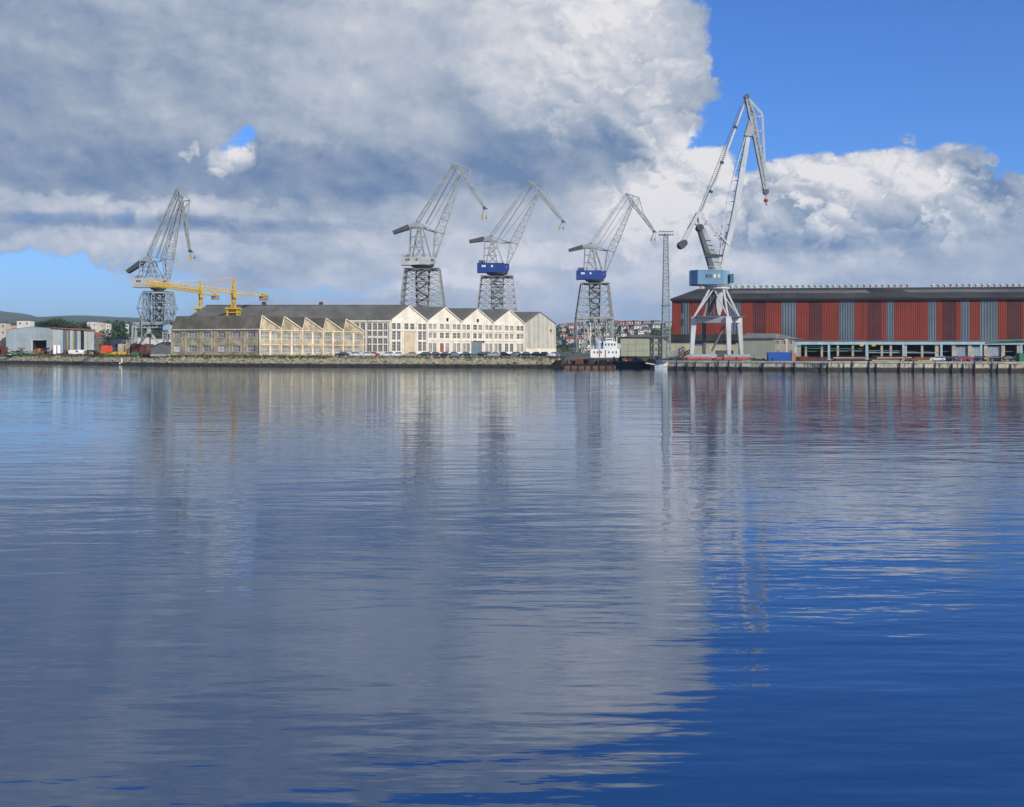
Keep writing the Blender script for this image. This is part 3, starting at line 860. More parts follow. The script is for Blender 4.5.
# --- red and blue-grey warehouse at the right
def corrug(mb, f, s0, s1, z0, z1, pitch=0.9, d=0.16):
    n = max(1, int(round((s1 - s0) / pitch))); pts = []
    for k in range(n):
        a = s0 + (s1 - s0) * k / n; w = (s1 - s0) / n
        pts += [(a, 0), (a + w * .35, 0), (a + w * .5, d), (a + w * .85, d)]
    pts.append((s1, 0))
    for (a, oa), (b, ob) in zip(pts, pts[1:]):
        mb.poly([f.p(a, z0, oa), f.p(b, z0, ob), f.p(b, z1, ob), f.p(a, z1, oa)])
WF = Face(plan1(672, 414), plan1(1090, 398))
wh = thing('warehouse', (ray(850, 407), 407, ZR), 'huge waterfront warehouse clad in red and blue-grey corrugated bays', 'warehouse')
zE = WF.z(900, 298.3); zB = WF.z(900, 341.2)
bays = [(672, 681, 'r'), (681, 689, 'g'), (689, 727.5, 'r'), (727.5, 740.5, 'g'), (740.5, 753, 'r'), (753, 765.5, 'd'), (765.5, 781.5, 'r'), (781.5, 796, 'g'), (796, 809, 'r'), (809, 822, 'd'),
        (822, 839, 'r'), (839, 854.3, 'g'), (854.3, 868, 'r'), (868, 881, 'd'), (881, 886.3, 'r'), (886.3, 894, 'g'), (894, 928, 'r'), (928, 936.2, 'g'), (936.2, 942.5, 'r'), (942.5, 956, 'd'),
        (956, 960.7, 'r'), (960.7, 969.5, 'g'), (969.5, 980, 'r'), (980, 997.7, 'g'), (997.7, 1007, 'r'), (1007, 1021.5, 'd'), (1021.5, 1040, 'r'), (1040, 1054, 'g'), (1054, 1090, 'r')]
for a, b, c in bays:
    sa, sb = WF.s(a), WF.s(b)
    g = 0.03
    n = max(1, round((sb - sa) / 4.2))
    for k in range(n):
        mb = MB(); corrug(mb, WF, sa + (sb - sa) * k / n + g, sa + (sb - sa) * (k + 1) / n - g, zB, zE - .1, pitch=.95 if c == 'g' else 0.62, d=.13 if c == 'g' else .09)
        o = mb.build('cladding_panel', {'r': M_RED, 'd': M_RED2, 'g': M_BLUEG}[c], wh)
        if c == 'd' and k == 0: o['label'] = 'darker maroon cladding panel'
        if c == 'g' and k == 0: o['label'] = 'blue-grey ribbed cladding panel'
mb = MB()
mb.prism([WF.p(0, zB - .3, -.15), WF.p(WF.L, zB - .3, -.15), WF.p(WF.L, zE, -.15), WF.p(0, zE, -.15)], WF.n * -.3)
e0 = WF.p(0, 0); SK = Vector((14, 55, 0)); e1 = e0 + SK
mb.poly([e0 + Vector((0, 0, ZR)), e0 + Vector((0, 0, zE)), e1 + Vector((0, 0, zE)), e1 + Vector((0, 0, ZR))])
mb.poly([e1 + Vector((0, 0, ZR)), e1 + Vector((0, 0, zE)), WF.p(WF.L, zE, -55), WF.p(WF.L, ZR, -55)])
mb.poly([WF.p(WF.L, ZR), WF.p(WF.L, zE), WF.p(WF.L, zE, -55), WF.p(WF.L, ZR, -55)])
mb.build('wall', M_RED2, wh)
for py0, py1 in ((301, 312), (319, 325)):
    mb = MB(); WF.box(mb, WF.s(682.6), WF.s(684.6), WF.z(683, py1), WF.z(683, py0), .3, .42); mb.build('window', M_GLASS, wh)
# hipped roof
zR_ = 29.9; inset = 11.5
rl, rr = WF.p(inset, zR_, -27), WF.p(WF.L - inset, zR_, -27)
f0, f1 = WF.p(-.6, zE, .9), WF.p(WF.L + .6, zE, .9); b0, b1 = WF.p(13.4, zE, -56), WF.p(WF.L + .6, zE, -56)
M_WROOF = mat('warehouse_roof', (0.062, 0.062, 0.058), .97, .5, .06, stripes=(1.1, .35), spec=0.1)
# main slope laid in long sheets
ns = 26
for k in range(ns):
    u0, u1 = k / ns, (k + 1) / ns
    mb = MB(); gap = .0004
    mb.prism([f0.lerp(f1, u0 + gap), f0.lerp(f1, u1 - gap), rl.lerp(rr, u1 - gap), rl.lerp(rr, u0 + gap)], (0, 0, .25)); mb.build('roof_sheet', M_WROOF, wh)
mb = MB(); mb.prism([b0, b1, rr, rl], (0, 0, .25)); mb.prism([f0, rl, b0], (0, 0, .24)); mb.prism([f1, b1, rr], (0, 0, .24)); mb.build('roof', M_WROOF, wh)
mb = MB(); mb.bar(f0 + Vector((0, 0, -.35)), f1 + Vector((0, 0, -.35)), .25, .7, up=Vector((0, 0, 1))); mb.build('gutter', M_DARK, wh)
# long skylight strip
mb = MB(); a_, b_ = .62, .995
for (u0, u1) in ((.12, .50), (.60, .99)):
    q = [f0.lerp(f1, u).lerp(rl.lerp(rr, u), v) + Vector((0, 0, .30)) for u, v in ((u0, .45), (u1, .45), (u1, .72), (u0, .72))]
    mb.prism(q, (0, 0, .1))
mb.build('skylight_strip', mat('old_skylight', (0.15, 0.135, 0.10), .6, .4, .1), wh)
nv = 54
for k in range(nv):
    u = (k + .5) / nv
    pxv = CX + F * rl.lerp(rr, u).x / rl.lerp(rr, u).y
    if 913 < pxv < 928 or pxv < 693: continue
    c = rl.lerp(rr, u); mb = MB()
    mb.tube((c.x, c.y, c.z), (c.x, c.y, c.z + .9), .42, .42, 7)
    mb.tube((c.x, c.y, c.z + .9), (c.x, c.y, c.z + 1.35), .85, .75, 8)
    mb.build('roof_ventilator', mat('ventilator_cream', (0.55, 0.50, 0.38), .7, .5, .5), wh)
# open ground floor: columns, dark depth, grey shutters
zc = zB - 1.1
mb = MB(); WF.box(mb, WF.s(790), WF.L, zc, zB - .02, -.4, .55); mb.build('ledge_beam', M_TRIM, wh)
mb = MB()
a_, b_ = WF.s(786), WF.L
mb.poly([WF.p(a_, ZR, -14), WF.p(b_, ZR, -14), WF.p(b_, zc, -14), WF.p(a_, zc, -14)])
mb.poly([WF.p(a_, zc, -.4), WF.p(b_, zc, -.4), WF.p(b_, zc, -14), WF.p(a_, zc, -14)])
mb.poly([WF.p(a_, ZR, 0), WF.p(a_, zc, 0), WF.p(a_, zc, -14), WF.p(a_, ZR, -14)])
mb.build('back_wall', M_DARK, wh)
M_COL = mat('cream_column', (0.46, 0.39, 0.27), .8, .3, .6)
for px in (806, 822, 838, 853, 867.5, 882, 891, 906, 922.3, 937, 954, 970, 986, 1003.4, 1019, 1035, 1051, 1067):
    w = .38 if px < 930 else .62
    mb = MB(); WF.box(mb, WF.s(px) - w, WF.s(px) + w, ZR, zc - .02, -1.2, -.2); mb.build('column', M_COL, wh)
for a, b in ((955.6, 968.2), (971.6, 983), (987.8, 1001.3), (1036.5, 1049.5)):
    mb = MB(); corrug(mb, WF, WF.s(a), WF.s(b), ZR + .2, zc - .7, .5, .08)
    mb.v = [tuple(Vector(v) - WF.n * .9) for v in mb.v]; mb.build('shutter', mat('shutter_grey', (0.33, 0.38, 0.41), .6, .15), wh)
mb = MB(); WF.box(mb, WF.s(800), WF.L, 5.0, 5.25, -1.6, -1.25); mb.build('guard_rail', M_BLUEG, wh)
# masonry base under the left bays
mb = MB(); ops = []
for a, b, z0, z1 in ((668.8, 681.5, 336.5, 341.5), (668, 681, 0, 0), (692, 703.5, 340, 345), (714, 735, 339.5, 344), (715, 733, 350.5, 355)):
    if z0: ops.append((WF.s(a), WF.s(b), WF.z(a, z1), WF.z(a, z0)))
M_BASE = mat('warehouse_base_render', (0.44, 0.40, 0.27), .9, .25, .2, streak=.3)
wall_grid(mb, WF, WF.s(667), WF.s(787), ZR - .2, zB + .1, ops, .5)
mb.v = [tuple(Vector(v) + WF.n * 1.3) for v in mb.v]
WF2 = Face(WF.A + WF.n * 1.3, WF.B + WF.n * 1.3)
mb.build('base_wall', M_BASE, wh)
for o_ in ops: window(wh, WF2, *o_, nx=5, ny=2, glass=M_GLASS, frame=M_BLUEG, t=.14)
mb = MB(); WF2.box(mb, WF.s(664), WF.s(742), zB + .15, zB + 2.6, -1.1, 1.1); mb.build('lean_to_roof', M_WROOF, wh)

# low green-grey building in front of the warehouse
lo = thing('store_building', (ray(764, 372), 372, ZR), 'low blank green-grey store building in front of the red warehouse', 'building')
BF = Face(plan1(741, 376), plan1(775, 372)); BF2 = Face(plan1(775.05, 372), plan1(801, 372))
m_lo = mat('green_grey_render', (0.37, 0.38, 0.29), .9, .14, .25, streak=.15)
m_lo2 = mat('brown_grey_render', (0.31, 0.28, 0.23), .9, .2, .25, streak=.2)
zt = BF.z(760, 338.5)
mb = MB(); mb.prism([BF.p(0, ZR), BF.p(BF.L, ZR), BF.p(BF.L, zt), BF.p(0, zt)], (2, 14, 0)); mb.build('wall', m_lo, lo)
ops = [(BF2.s(a), BF2.s(b), BF2.z(a, y1), BF2.z(a, y0)) for a, b, y0, y1 in ((775.6, 778.6, 341, 344), (782, 785, 341, 344), (789, 792, 341, 344), (776, 779, 350.5, 353), (789, 792, 350.5, 353))]
mb = MB(); wall_grid(mb, BF2, 0, BF2.L, ZR, zt - .3, ops, .4); mb.poly([BF2.p(BF2.L, ZR), BF2.p(BF2.L, zt - .3), BF2.p(BF2.L, zt - .3, -14), BF2.p(BF2.L, ZR, -14)]); mb.build('wall', m_lo2, lo, label='brown-grey wing with small windows')
for o_ in ops: window(lo, BF2, *o_, nx=2, ny=2, glass=M_GLASS, sill=False)
mb = MB()
p0, p1, p2 = BF.p(-.5, zt, .6), BF.p(BF.L * .1, zt + 1.7, -5), BF.p(BF.L, zt + 1.5, -5); p3 = BF.p(BF.L, zt, .6); p4 = BF2.p(BF2.L * .6, zt - .25, .6); p5 = BF2.p(BF2.L * .2, zt + .6, -5)
mb.prism([p0, p3, p2, p1], (0, 0, .22)); mb.prism([p3 + Vector((.02, 0, 0)), BF2.p(BF2.L + .3, zt - .3, .6), BF2.p(BF2.L + .3, zt - .1, -5), p2 + Vector((.02, 0, 0))], (0, 0, .2))
mb.prism([p1, p2, p2 + Vector((1, 10, -1.5)), p1 + Vector((1, 10, -1.5))], (0, 0, .2))
mb.build('roof', mat('grey_felt_roof', (0.16, 0.17, 0.15), .9, .2, .3), lo)
x = ray(786.5, 365); mb = MB(); mb.tube((x, 365, ZR), (x, 365, 9.0), .22, .16, 8); mb.box((x, 365, 9.1), (1.1, .4, .25))
solo(mb, 'lamp_post', M_CREAM2, (x, 365, ZR), 'short cream post in front of the brown-grey store wing', 'post')

# green-grey panel building by the dock
gb = thing('panel_building', (ray(643, 410), 410, ZR), 'plain windowless building of green-grey panels beside the tall floodlight mast', 'building')
PF = Face(plan1(620.5, 412), plan1(666, 412)); zt = PF.z(640, 337.2)
mp = mat('green_grey_panel', (0.36, 0.37, 0.27), .85, .1, .3, streak=.12)
mb = MB(); mb.prism([PF.p(.1, ZR, -.1), PF.p(PF.L - .1, ZR, -.1), PF.p(PF.L - .1, zt, -.1), PF.p(.1, zt, -.1)], (0, 12, 0)); mb.build('wall', mp, gb)
for k in range(6):
    for j in range(3):
        mb = MB(); a, b = PF.L * k / 6, PF.L * (k + 1) / 6; c, d = ZR + (zt - ZR) * j / 3, ZR + (zt - ZR) * (j + 1) / 3
        PF.box(mb, a + .04, b - .04, c + .04, d - .04, -.09, .03 + .02 * ((k * 7 + j * 3) % 3)); mb.build('wall_panel', mp, gb)
mb = MB(); mb.prism([PF.p(-.6, zt, .8), PF.p(PF.L * .5, zt + 1.2, .8), PF.p(PF.L + .6, zt, .8)], (0, 13.5, 0)); mb.build('roof', M_ROOF, gb)
mb = MB()
for _ in range(900):
    x = ray(R.uniform(618, 662), 404); y = R.uniform(402.5, 409); h = R.uniform(.2, .9); a = R.uniform(-.3, .3)
    mb.add([(x - .3, y, ZR), (x + .3, y + a, ZR), (x + a, y, ZR + h)], [(0, 1, 2)])
o = mb.build('dock_grass', M_GRASS, kind='stuff'); tag(o, 'grass growing along the dock edge below the green-grey panel building', 'grass')

# --- long blue-grey metal shed at the far left
sh = thing('metal_shed', (ray(50, 540), 540, ZL), 'large blue-grey corrugated shed with a brown roof edge and a dark doorway', 'shed')
A0, A1, A2 = plan1(6, 533), plan1(51.5, 526), plan1(94, 570)
F1, F2 = Face(A0, A1), Face(A1, A2)
M_SB = mat('light_blue_sheet', (0.36, 0.43, 0.45), .6, .2, .1, streak=.3)
zc_ = F1.z(51, 328.2); zl_ = F1.z(6, 330.2); zp_ = F1.z(33, 327.0); zr_ = F2.z(94, 330.8)
n = 18
def ztop(u): return zl_ + (zp_ - zl_) * u / .58 if u < .58 else zp_ + (zc_ - zp_) * (u - .58) / .42
d0, d1, dz_ = F1.s(33.5), F1.s(44), F1.z(38, 340)
for k in range(n):
    a, b = F1.L * k / n, F1.L * (k + 1) / n
    lowz = ZL
    if a < d1 and b > d0: lowz = dz_
    mb = MB(); zt0, zt1 = ztop(k / n), ztop((k + 1) / n)
    w = (b - a) - .06; mm = 4
    for q in range(mm):
        s_a = a + .03 + w * q / mm; s_m = s_a + w / mm * .5; s_b = s_a + w / mm
        zz = lambda s_: ztop(min(1, s_ / F1.L))
        mb.poly([F1.p(s_a, lowz), F1.p(s_m, lowz, .12), F1.p(s_m, zz(s_m), .12), F1.p(s_a, zz(s_a))])
        mb.poly([F1.p(s_m, lowz, .12), F1.p(s_b, lowz), F1.p(s_b, zz(s_b)), F1.p(s_m, zz(s_m), .12)])
    mb.build('cladding_sheet', M_SB, sh)
mb = MB(); F1.box(mb, d0, d1, ZL, dz_, -4, -3.8); F1.box(mb, d0 - .3, d0, ZL, dz_, -4, .1); mb.build('doorway', M_DARK, sh)
mb = MB(); F1.box(mb, d0 - .3, d1 + .3, dz_ - .1, dz_ + .35, .13, .3); mb.build('door_lintel', M_CREAM2, sh)
n = 12
for k in range(n):
    a, b = F2.L * k / n, F2.L * (k + 1) / n
    zA = zc_ + (zr_ - zc_) * k / n - .25
    if k == 8: continue
    mb = MB(); corrug(mb, F2, a + .03, b - .03, ZL, zA, .9, .14); mb.build('cladding_sheet', M_BLUEG if k in (3, 4, 6) else M_SB, sh)
mb = MB(); F2.box(mb, F2.L * 8 / n, F2.L * 9 / n, ZL, zr_, -.6, -.4); mb.build('doorway', M_DARK, sh)
for px in (51.9, 66.8, 73, 87.2):
    mb = MB(); s_ = F2.s(px); F2.box(mb, s_ - .32, s_ + .32, ZL, zc_ - .9, .15, .4); mb.build('post', mat('ochre_steel', (0.50, 0.33, 0.09), .7, .3), sh)
mb = MB(); mb.prism([F2.p(-.5, zc_ - .1, .8), F2.p(F2.L + .4, zr_ - .1, .8), F2.p(F2.L + .4, zr_ + .5, .8), F2.p(-.5, zc_ + .2, .8)], F2.n * -1.0)
mb.build('fascia', mat('rust_brown_fascia', (0.34, 0.105, 0.035), .8, .3), sh)
bk = F2.t * F2.L
mb = MB(); pa = F1.p(0, zl_); pb = F1.p(F1.L * .58, zp_); pc = F1.p(F1.L, zc_)
mb.prism([pa, pb, pb + bk, pa + bk], (0, 0, .2)); mb.prism([pb, pc, pc + bk, pb + bk], (0, 0, .2)); mb.build('roof', mat('brown_roof', (0.22, 0.10, 0.05), .85, .3), sh)

# ------------------------------------------------------------------ lattice harbour cranes
M_LAT = mat('lattice_grey_steel', (0.32, 0.335, 0.315), .6, .25, .3)
M_LATD = mat('dark_lattice_steel', (0.065, 0.075, 0.078), .7, .3, .3)
M_WHT = mat('crane_white_steel', (0.52, 0.53, 0.50), .55, .2, .3)
M_NAVY = mat('navy_blue_cab', (0.012, 0.045, 0.22), .5, .2, .3)
M_CABG = mat('grey_white_cab', (0.44, 0.45, 0.42), .6, .2, .4, streak=.3)
M_HOOK = mat('hook_yellow', (0.55, 0.33, 0.02), .6, .2, .5)
M_CABLE = mat('steel_cable', (0.12, 0.12, 0.12), .6, .1, 1)

def lattice_crane(K, d, zbase, label, cabm, steel=M_LAT, portal=True):
    Q = lambda p, dy=0: Vector((ray(p[0], d), d + dy, zat(p[1], d)))
    m_ = d / F                                   # metres per picture unit there
    tw = K['tower']                              # (x0,x1,y) rows from the top down
    cx = (tw[0][0] + tw[0][1]) / 2
    root = thing('harbour_crane', (ray(cx, d), d, zbase), label, 'crane', 'grey lattice tower cranes')
    T = .52
    def corner(row, i, j, zz=None):
        x0, x1, y = row; c = (x0 + x1) / 2; h = (x1 - x0) / 2
        return Vector((ray(c + i * h, d), d + j * h * m_, zat(y, d) if zz is None else zz))
    cs = [(-1, -1), (1, -1), (1, 1), (-1, 1)]
    top, mid = tw[0], tw[1]
    # legs of the tower, from the ring down to the ground
    basey = HZ - (zbase - EYE) * F / d
    rows = list(tw) + [(tw[-1][0] - .3, tw[-1][1] + .3, basey)]
    for i, j in cs:
        mb = MB()
        for a, b in zip(rows, rows[1:]): mb.bar(corner(a, i, j), corner(b, i, j), .50)
        mb.build('leg', steel, root)
    # bracing of the tower above the portal
    def row_at(y):
        for a, b in zip(rows, rows[1:]):
            if a[2] <= y <= b[2]:
                f = (y - a[2]) / (b[2] - a[2]); return (a[0] + (b[0] - a[0]) * f, a[1] + (b[1] - a[1]) * f, y)
        return rows[-1]
    mb = MB(); nl = K.get('levels', 5); y0, y1 = top[2], mid[2]
    ys = [y0 + (y1 - y0) * k / nl for k in range(nl + 1)]
    def fp(row, a, f):                            # point along side a of a level
        return corner(row, *cs[a]).lerp(corner(row, *cs[(a + 1) % 4]), f)
    for k in range(nl + 1):
        r0 = row_at(ys[k])
        for a in range(4):
            mb.bar(fp(r0, a, 0), fp(r0, a, 1), .30)
            if k < nl:
                r1 = row_at(ys[k + 1])
                nq = K.get('cols', 3)
                for q in range(nq):
                    f0, f1 = q / nq, (q + 1) / nq
                    mb.bar(fp(r0, a, f0), fp(r1, a, f1), .22); mb.bar(fp(r0, a, f1), fp(r1, a, f0), .22)
                    if q: mb.bar(fp(r0, a, f0), fp(r1, a, f0), .20)
    mb.build('tower_bracing', steel, root)
    # inner core: a darker lattice shaft with a stair
    mb = MB(); w0 = (top[1] - top[0]) * .20
    zt_, zm_ = zat(top[2] - 1, d), zat(mid[2], d) - 3
    truss(mb, (ray(cx, d), d, zm_), (ray(cx, d), d, zt_), w0 * 1.5 * m_, w0 * 2.0 * m_, w0 * 2 * m_, w0 * 2 * m_, 8, .42, .3)
    for k in range(7):
        za, zb_ = zm_ + (zt_ - zm_) * k / 7, zm_ + (zt_ - zm_) * (k + 1) / 7
        s_ = -1 if k % 2 else 1; mb.bar((ray(cx, d) - s_ * w0 * .8 * m_, d - .5, za), (ray(cx, d) + s_ * w0 * .8 * m_, d - .5, zb_), .9, .35)
    mb.build('core_shaft', M_LATD, root)
    # portal level and its bracing to the ground
    mb = MB()
    for a in range(4): mb.bar(fp(mid, a, 0), fp(mid, a, 1), .5, 1.5, up=Vector((0, 0, 1)))
    mb.build('portal_beam', steel, root)
    rb = rows[-1]
    for a in range(4 if portal else 0):
        mb = MB()
        apexp = fp(mid, a, .5)
        mb.bar(apexp, fp(rb, a, .16), .6); mb.bar(apexp, fp(rb, a, .84), .6); mb.bar(apexp, fp(rb, a, .5), .5)
        ym = (mid[2] + rb[2]) / 2; rm = row_at(ym)
        for (f0, f1) in ((0, .28), (.28, 0), (1, .72), (.72, 1)):
            mb.bar(fp(mid, a, f0), fp(rm, a, f1), .26); mb.bar(fp(rm, a, f0), fp(rb, a, f1), .26)
        mb.bar(fp(rm, a, 0), fp(rm, a, .28), .28); mb.bar(fp(rm, a, .72), fp(rm, a, 1), .28)
        mb.bar(fp(mid, a, .2), fp(rb, a, .2), .45); mb.bar(fp(mid, a, .8), fp(rb, a, .8), .45)
        mb.build('portal_brace', steel, root)
    for i, j in cs:
        mb = MB(); c = corner(rb, i, j); mb.box((c.x, c.y, zbase + .45), (3.4, 1.2, .9)); mb.build('bogie', M_LATD, root)
    mb = MB(); mb.box((ray(cx, d), d, zat(mid[2], d) + .4), (w0 * 2.6 * m_, w0 * 2.6 * m_, .5))
    mb.build('portal_platform', steel, root)
    # top platform and slewing ring
    x0, x1, cy0, cy1 = K['cab']; hw = (top[1] - top[0]) / 2 * m_
    mb = MB(); mb.box((ray(cx, d), d, zat(top[2], d) + .25), (hw * 2.05, hw * 2.05, .5)); mb.build('top_platform', M_LATD, root)
    mb = MB(); zc0 = zat(top[2], d) + .5; zc1 = zat(cy1, d)
    mb.tube((ray(cx, d), d, zc0), (ray(cx, d), d, (zc0 + zc1) / 2), hw * .48, hw * .42, 16)
    mb.tube((ray(cx, d), d, (zc0 + zc1) / 2), (ray(cx, d), d, zc1), hw * .62, hw * .72, 16); mb.build('slewing_ring', M_LATD, root)
    # machinery house: main part and tapered nose
    xs = x0 + (x1 - x0) * .84; hh = 3.2
    zl_, zt2 = zat(cy1, d), zat(cy0, d)
    mb = MB(); mb.prism([(ray(x0, d), d - hh, zl_), (ray(xs, d), d - hh, zl_), (ray(xs, d), d - hh, zt2 - (zt2 - zl_) * .22), (ray(x0, d), d - hh, zt2 - (zt2 - zl_) * .22)], (0, 2 * hh, 0))
    cab = mb.build('machinery_house', cabm, root)
    mb = MB(); zr2 = zt2 - (zt2 - zl_) * .28
    mb.prism([(ray(xs, d) + .05, d - hh * .8, zl_ + .2), (ray(x1, d) - .8, d - hh * .8, zl_ + .6), (ray(x1, d), d - hh * .8, zl_ + 2.2), (ray(x1, d), d - hh * .8, zr2), (ray(xs, d) + .05, d - hh * .8, zr2)], (0, 1.6 * hh, 0))
    cb = mb.build('operator_cab', cabm, root)
    mb = MB(); mb.box((ray((xs + x1) / 2, d), d - hh * .8 - .06, (zl_ + zr2) / 2 + .6), ((x1 - xs) * m_ * .55, .1, 1.3)); mb.build('window', M_GLASS, cb)
    for f in K.get('win', (.2, .28, .55)):
        mb = MB(); mb.box((ray(x0 + (xs - x0) * f, d), d - hh - .06, (zl_ + zt2) / 2 + .1), (1.0, .12, 1.1)); mb.build('window', M_GLASS if cabm is not M_NAVY else M_WHITE, cab)
    mb = MB()
    for k in range(9):
        x = x0 + (xs - x0) * k / 8; zz = zt2 - (zt2 - zl_) * .22
        mb.bar((ray(x, d), d - hh + .1, zz), (ray(x, d), d - hh + .1, zz + 1.2), .12)
    mb.bar((ray(x0, d), d - hh + .1, zt2 - (zt2 - zl_) * .22 + 1.2), (ray(xs, d), d - hh + .1, zt2 - (zt2 - zl_) * .22 + 1.2), .14)
    mb.bar((ray(x0, d), d - hh + .1, zt2 - (zt2 - zl_) * .22 + .6), (ray(xs, d), d - hh + .1, zt2 - (zt2 - zl_) * .22 + .6), .12)
    mb.build('railing', steel, root)
    mb = MB(); mb.box((ray(x0, d) + 2.6, d, zt2 - (zt2 - zl_) * .1), (3.4, 4.0, (zt2 - zl_) * .24)); mb.build('roof_housing', cabm, root)
    # upright frame carrying the levers
    pv = K['pivot']; zroof = cy0 + 2
    px = pv[0]; sc = K['sc']
    mb = MB()
    for j in (-1, 1):
        w = 2.2 * j
        mb.bar(Q((px - 6 * sc, zroof), w * 1.25), Q((px - 5 * sc, pv[1] + 3 * sc), w), .42)
        mb.bar(Q((px - 3.5 * sc, zroof), w * 1.25), Q((px + 1.5 * sc, pv[1] + 2 * sc), w), .5)
        mb.bar(Q((px + 6.5 * sc, zroof), w * 1.25), Q((px + 2.5 * sc, pv[1] + 2 * sc), w), .5)
        mb.bar(Q((px + 12 * sc, zroof), w * 1.25), Q((px + 5 * sc, pv[1] + 3 * sc), w), .5)
        mb.bar(Q((px - 6 * sc, pv[1] + 3.3 * sc), w), Q((px + 8 * sc, pv[1] + 3.6 * sc), w), .55)
        for k in range(3):
            ya = zroof + (pv[1] + 3 * sc - zroof) * k / 3; yb = zroof + (pv[1] + 3 * sc - zroof) * (k + 1) / 3
            mb.bar(Q((px - 1.5 * sc, ya), w), Q((px + 5.8 * sc, yb), w), .26); mb.bar(Q((px + 5.8 * sc, ya), w), Q((px - 1 * sc, yb), w), .26)
            mb.bar(Q((px - 5.5 * sc, yb), w), Q((px + 7 * sc, yb), w), .24)
    for y in (zroof - 6 * sc, zroof - 13 * sc, pv[1] + 3.3 * sc):
        for dx in (-5.3, 2, 6): mb.bar(Q((px + dx * sc, y), -2.3), Q((px + dx * sc, y), 2.3), .3)
    mb.build('upright_frame', steel, root)
    # counterweight arm: box girder with blunt end
    we = K['wend']; a_, b_ = Q((px + 2 * sc, pv[1])), Q(we)
    mb = MB(); mb.bar(b_, a_, 1.2, 3.6, up=Vector((0, 1, 0)), w2=2.6, h2=2.2); mb.build('counterweight_arm', steel, root)
    u = (a_ - b_).normalized()
    mb = MB(); mb.bar(b_ - u * .4, b_ + u * 8.2, 1.7, 4.2, up=Vector((0, 1, 0)), w2=2.5); mb.build('counterweight', M_LATD, root)
    # back link: lattice tie to the tip
    tip, jt, jf, fe, co_ = K['tip'], K['jtop'], K['jfoot'], K['flyend'], K['corner']
    mb = MB(); truss(mb, Q((px + 1 * sc, pv[1] - 1.5 * sc)), Q(tip), 1.7, 1.2, 2.6, 1.6, 13, .27, .14); mb.build('back_link', steel, root)
    mb = MB(); mb.bar(Q((px + 8 * sc, pv[1] + .5 * sc), -1), Q((tip[0] + 1.5 * sc, tip[1] + 4 * sc), -.6), .26); mb.bar(Q((px + 8 * sc, pv[1] + .5 * sc), 1), Q((tip[0] + 1.5 * sc, tip[1] + 4 * sc), .6), .26)
    mb.bar(Q((px + 11 * sc, pv[1] + 2 * sc), 0), Q((jt[0] - 2 * sc, jt[1] + 1 * sc), 0), .2); mb.build('hoist_rope', M_CABLE, root)
    # main jib: narrow at the foot, deep at the knee, tapering to the head
    f_, t_ = Q(jf), Q(jt)
    knee = f_.lerp(t_, .28); nv_ = Vector((-(t_ - f_).z, 0, (t_ - f_).x)).normalized()
    knee2 = knee + nv_ * 1.4
    mb = MB(); truss(mb, f_, knee2, 1.2, 4.6, 4.8, 4.0, 2, .44, .22); truss(mb, knee2, t_, 4.6, 1.2, 4.0, 1.9, 9, .40, .19)
    mb.build('main_jib', steel, root)
    mb = MB(); mb.bar(Q((px + 3 * sc, pv[1]), -1.2), knee2 + Vector((-1.5, -1.2, 0)), .45); mb.bar(Q((px + 3 * sc, pv[1]), 1.2), knee2 + Vector((-1.5, 1.2, 0)), .45)
    mb.bar(Q((px + 7 * sc, pv[1] + 5 * sc), 0), knee2 + Vector((-1.5, 0, 0)), .5)
    mb.build('luffing_rod', steel, root)
    # fly jib over the head with its bowed tie
    mb = MB(); truss(mb, Q(tip), Q(jt), .9, 1.8, 1.6, 2.0, 2, .42, .3); truss(mb, Q(jt), Q(fe), 1.6, .8, 2.0, 1.3, 7, .36, .2); mb.build('fly_jib', steel, root)
    mb = MB()
    m1 = ((jt[0] * .62 + fe[0] * .38) + 2.2 * sc, jt[1] * .62 + fe[1] * .38 - 1.2 * sc)
    for j in (-.7, .7):
        mb.bar(Q(tip, j), Q(co_, j), .32); mb.bar(Q(co_, j), Q(m1, j), .26); mb.bar(Q(m1, j), Q((fe[0] - .5, fe[1] - 3 * sc), j), .26)
        mb.bar(Q(co_, j), Q(jt, j), .3); mb.bar(Q(co_, j), Q((jt[0] * .8 + fe[0] * .2, jt[1] * .8 + fe[1] * .2), j), .22)
        mb.bar(Q(((tip[0] + co_[0]) / 2, (tip[1] + co_[1]) / 2), j), Q(jt, j), .22)
    mb.bar(Q(co_, -.7), Q(co_, .7), .3)
    mb.build('tie_frame', steel, root)
    mb = MB(); fq = Q(fe); mb.tube((fq.x, fq.y - .9, fq.z), (fq.x, fq.y + .9, fq.z), .8, .8, 10); mb.bar(fq, fq + Vector((1.6, 0, -.4)), .5); mb.build('head_sheave', M_LATD, root)
    hk = Q(K['hook'])
    mb = MB(); mb.tube((fq.x - .3, fq.y, fq.z), (hk.x - .2, hk.y, hk.z + .5), .10, .10, 5); mb.tube((fq.x + .5, fq.y, fq.z), (hk.x + .2, hk.y, hk.z + .5), .10, .10, 5)
    x2 = hk.x + 2.0; mb.tube((fq.x + 1.4, fq.y, fq.z - .4), (x2, hk.y, hk.z), .08, .08, 5); mb.build('hoist_cable', M_CABLE, root)
    mb = MB(); mb.box(hk, (1.3, .8, 1.2)); mb.tube(hk - Vector((0, 0, .6)), hk - Vector((0, 0, 1.6)), .3, .15, 7)
    mb.build('hook_block', M_HOOK, root)
    mb = MB(); mb.box((x2, hk.y, hk.z - .3), (.6, .5, .8)); mb.bar((x2, hk.y, hk.z - .6), (x2 + .3, hk.y, hk.z - 1.4), .2); mb.build('auxiliary_hook', M_LATD, root)
    return root

